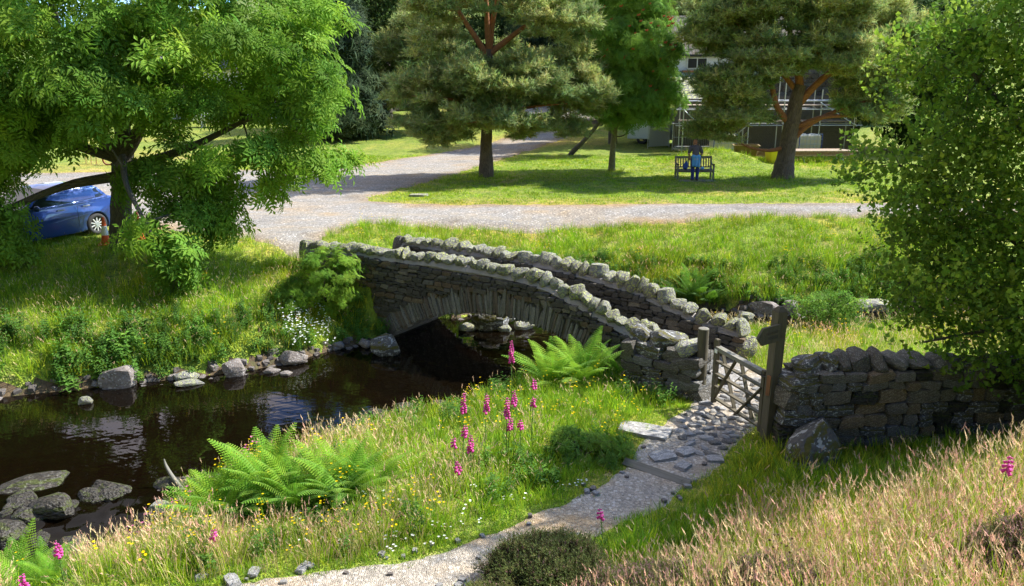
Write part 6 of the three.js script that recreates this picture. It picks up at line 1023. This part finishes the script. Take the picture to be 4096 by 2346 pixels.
  // a pale van behind the fence
  const van = thing('pickup_van', 'white van mostly hidden behind the rowan and site fence', 'van', [9.1, H(9.1, 49.5), 49.5], -0.35), gl = std(RGB(0.012, 0.015, 0.018), { roughness: 0.05 }); const vs = new THREE.Shape(); vs.moveTo(-2.2, 0.35); vs.lineTo(2.2, 0.35); vs.lineTo(2.2, 1.8); vs.lineTo(-0.9, 2.0); vs.lineTo(-1.55, 1.2); vs.lineTo(-2.2, 1.0); vs.closePath(); part('body', new THREE.ExtrudeGeometry(vs, { depth: 1.5, bevelEnabled: true, bevelSize: 0.06, bevelThickness: 0.1, bevelSegments: 3 }).translate(0, 0, -0.75), std(RGB(0.7, 0.72, 0.75), { roughness: 0.35 }), van); part('side_window', bbox(0.8, 0.5, 0.02, 0.005), gl, van, [-0.65, 1.25, 0.86]); part('windscreen', bbox(0.02, 0.85, 1.3, 0.005), gl, van, [-1.62, 1.2, 0], [0, 0, -0.68]); for (const x of [-1.4, 1.4]) for (const z of [-0.75, 0.75]) part('wheel', new THREE.TorusGeometry(0.25, 0.09, 8, 20), M.rubber, van, [x, 0.34, z]);
}

// ---------------------------------------------------------------- barn, houses, garden things
function slateRoof(parent, x0, x1, y0, z0, y1, z1, r, wd = 0.34, mats) {   // courses of slates on a sloping plane, each its own piece
  const L2 = hypot(y1 - y0, z1 - z0), a = atan2(y1 - y0, z0 - z1), rows = floor(L2 / 0.24), geo = bbox(1, 0.018, 0.34, 0.004); let n = 0; const rest = [];
  for (let j = 0; j < rows; j++) { let x = x0 - r.u(0, wd); const k = (j + 0.5) / rows; while (x < x1) { const w = wd * r.u(0.75, 1.2), p = [x + w / 2, lerp(y0, y1, k) + 0.03 + r.u(0, 0.012), lerp(z0, z1, k)], q = [a + 0.05 + r.u(-0.02, 0.02), r.u(-0.02, 0.02), 0]; if (n < 290) { part('slate', geo, r.pick(mats), parent, p, q, [w * 0.97, 1, 1]); n++; } else rest.push(geo.clone().applyMatrix4(new THREE.Matrix4().compose(v3(...p), new THREE.Quaternion().setFromEuler(new THREE.Euler(...q)), v3(w * 0.97, 1, 1)))); x += w; } }
  if (rest.length) part('far_slates', mergeGeometries(rest), mats[0], parent).userData.kind = 'stuff';
  const under = new THREE.BufferGeometry(); part('roof_deck', boxUV(bufGeo([x0, y0, z0, x1, y0, z0, x1, y1, z1, x0, y1, z1], [0, 1, 2, 0, 2, 3])), M.rubble, parent);
}
{
  const r = RNG(900), gy = H(12, 46), barn = thing('stone_barn', 'stone barn with white upper wall, slate lean-to roof and scaffolding', 'barn', [0, gy, 46.2]);
  const lime = std(RGB(0.72, 0.72, 0.72), { bumpMap: rep(T.stoneBump, 1), bumpScale: 0.02 }), slateA = rock(T.copePale, 1.2, 0.01), slateB = rock(T.cope, 1.2, 0.01), rustA = std(RGB(0.42, 0.2, 0.08));
  part('front_wall', boxUV(box(9.6, 2.9, 0.3, 13.6, 1.45, -0.35)), M.rubble, barn);
  const y0 = 2.75, wy = 4.45 - gy;
  slateRoof(barn, 8.7, 13.4, 2.75, 0.05, 4.1, -2.3, r, 0.34, [slateA, slateA, slateB]);
  part('upper_wall', boxUV(box(9.2, 1.2, 0.3, 13.2, 4.5, -2.5)), lime, barn);
  const win = part('window', bbox(1.15, 0.62, 0.06, 0.01), M.white, barn, [10.3, 4.28, -2.32]); part('pane', box(0.48, 0.5, 0.02), M.black, win, [-0.27, 0.31, 0.035]); part('pane', box(0.48, 0.5, 0.02), M.black, win, [0.27, 0.31, 0.035]);
  part('lintel_course', boxUV(box(1.8, 0.1, 0.2, 10.4, 4.16, -2.24)), rustA, barn);
  slateRoof(barn, 8.4, 18, 5.05, -2.15, 7.2, -5.8, r, 0.5, [rock(T.wall, 1), rock(T.wallWarm, 1)]); part('gutter', rod([8.4, 5.0, -2.15], [18, 5.0, -2.15], 0.05), M.black, barn);
  part('gable_wall', boxUV(box(5.4, 4.6, 0.3, 16.1, 2.3, -0.9)), M.rubble, barn); let n = 0; for (let y = 0.1; y < 4.5;) { const h = r.u(0.16, 0.3); for (let x = 13.5; x < 18.7;) { const w = r.u(0.25, 0.55); if (n++ < 280) part('wall_stone', r.pick(G.block), r.pick([M.wall, M.slate, M.wallWarm]), barn, [x + w / 2, y + h / 2, -0.74], [0, 0, r.u(-0.06, 0.06)], [w * 1.03, h * 1.03, 0.16]); x += w; } y += h; }
  part('side_wall', boxUV(box(0.3, 4.6, 5, 8.7, 2.3, -4.6)), M.wall, barn);
  // white house at the left edge
  const hw = thing('white_house', 'white house with grey slate roof at the left picture edge', 'house', [-29.5, H(-27, 47), 47], 0.25), hy = 3.1; part('wall', boxUV(box(7, hy, 6, 0, hy / 2, 0)), lime, hw); part('gable', new THREE.ExtrudeGeometry(new THREE.Shape([new THREE.Vector2(-3.5, 0), new THREE.Vector2(3.5, 0), new THREE.Vector2(0, 2.6)]), { depth: 6, bevelEnabled: false }).translate(0, hy, -3), lime, hw); for (const s of [-1, 1]) { const rf = part('roof', bbox(4.6, 0.12, 6.5, 0.02), rock(T.slate, 0.8), hw, [s * 1.85, hy + 1.18, 0], [0, 0, -s * 0.64]); }
  const door = part('door', bbox(1.0, 2.0, 0.08, 0.01), std(RGB(0.12, 0.035, 0.02)), hw, [1.8, 0, 3.02]); part('handle', new THREE.SphereGeometry(0.04, 8, 6), M.steel, door, [0.35, 1, 0.06]); for (const x of [-1.6, 0.2]) { const w2 = part('window', bbox(1, 1.1, 0.06, 0.01), M.white, hw, [x, 1.0, 3.01]); part('pane', box(0.8, 0.9, 0.02), M.black, w2, [0, 0.55, 0.035]); }
  const gh = thing('grey_house', 'grey slate roofed house behind the ash tree', 'house', [-20.5, H(-20, 66), 66], 0.1); part('wall', boxUV(box(10, 3.6, 6, 0, 1.8, 0)), lime, gh); for (const s of [1, -1]) part('roof', bbox(10.6, 0.14, 4.4, 0.02), rock(T.slate, 0.8), gh, [0, 4.7, s * 1.75], [s * 0.6, 0, 0]); for (const x of [-3.4, -1, 1.5, 3.6]) { const w2 = part('window', bbox(0.9, 1.1, 0.06, 0.01), M.white, gh, [x, 1.3, 3.01]); part('pane', box(0.74, 0.92, 0.02), M.black, w2, [0, 0.55, 0.035]); } part('chimney', boxUV(bbox(0.8, 1.6, 0.8, 0.03)), M.wall, gh, [3.8, 5.2, 0]);
  const gt = thing('gas_tank', 'white cylindrical gas tank on legs behind the ash branches', 'tank', [-20.0, H(-20, 58), 58], 0.1); part('shell', new THREE.CapsuleGeometry(0.45, 2.3, 10, 24).rotateZ(PI / 2).translate(0, 0.72, 0), M.white, gt); for (const x of [-0.9, 0.9]) part('leg', bbox(0.18, 0.4, 0.7, 0.02), M.white, gt, [x, 0, 0]); part('valve_cover', new THREE.CylinderGeometry(0.14, 0.14, 0.2, 14), M.white, gt, [0, 1.2, 0]);
  const hr = thing('hay_rake', 'small rusty red farm implement with a wheel on the left lawn', 'implement', [-19.6, H(-19.6, 40.2), 40.2], -0.3); part('draw_bar', rod([-0.7, 0.65, 0], [0.6, 0.35, 0], 0.03), M.rust, hr); part('frame', rod([-0.6, 0.72, -0.25], [0.5, 0.38, -0.2], 0.025), M.rust, hr); part('frame', rod([-0.6, 0.7, -0.25], [-0.65, 0.66, 0.3], 0.025), M.rust, hr); part('frame', rod([0.3, 0.42, -0.25], [0.35, 0.42, 0.25], 0.025), M.rust, hr); part('wheel', new THREE.TorusGeometry(0.24, 0.04, 8, 20), M.rust, hr, [0.6, 0.26, 0.1], [0, 0.4, 0]); for (const x of [-0.65, -0.35, -0.05]) part('tine', rod([x, 0.62, 0.1], [x - 0.05, 0.02, 0.12], 0.014), M.rust, hr);
  // shrubs in front of the garden wall
  for (const [x, f, s, m, label] of [[-15.8, 66, 1.3, L.weep, 'yellow green garden shrub left of the stone wall'], [-13.8, 66.6, 1.0, L.mid, 'round green shrub in front of the stone wall'], [-18.2, 64, 1.6, L.mid, 'tall green shrub beside the gas tank']]) tree('garden_shrub', label, { base: [x, H(x, f), f], seed: floor(-x * 10), bark: M.twig, leaf: m, spray: SPRAY.broad, sprays: 3, clusterR: 0.4, size: 1.1, category: 'shrub', stems: [[[0, 0, 0, 0.05], [0, s * 0.5, 0, 0.04], [0, s, 0, 0.02]]], lobes: [[0, s * 0.8, 0, s, s * 0.75, s * 0.8, 26]], group: 'garden shrubs' });
  // birch log slung by the weir and driftwood
  const dl = top('driftwood', tube([[V(-5.15, -1.72, 11.9), 0.03], [V(-5.35, -1.6, 12.05), 0.035], [V(-5.5, -1.42, 12.15), 0.025], [V(-5.52, -1.3, 12.15), 0.012]], 7, 3, 0.15), M.woodGrey, 'broken pale branch sticking up at the end of the weir', 'branch');
}
renderer.render(scene, camera);
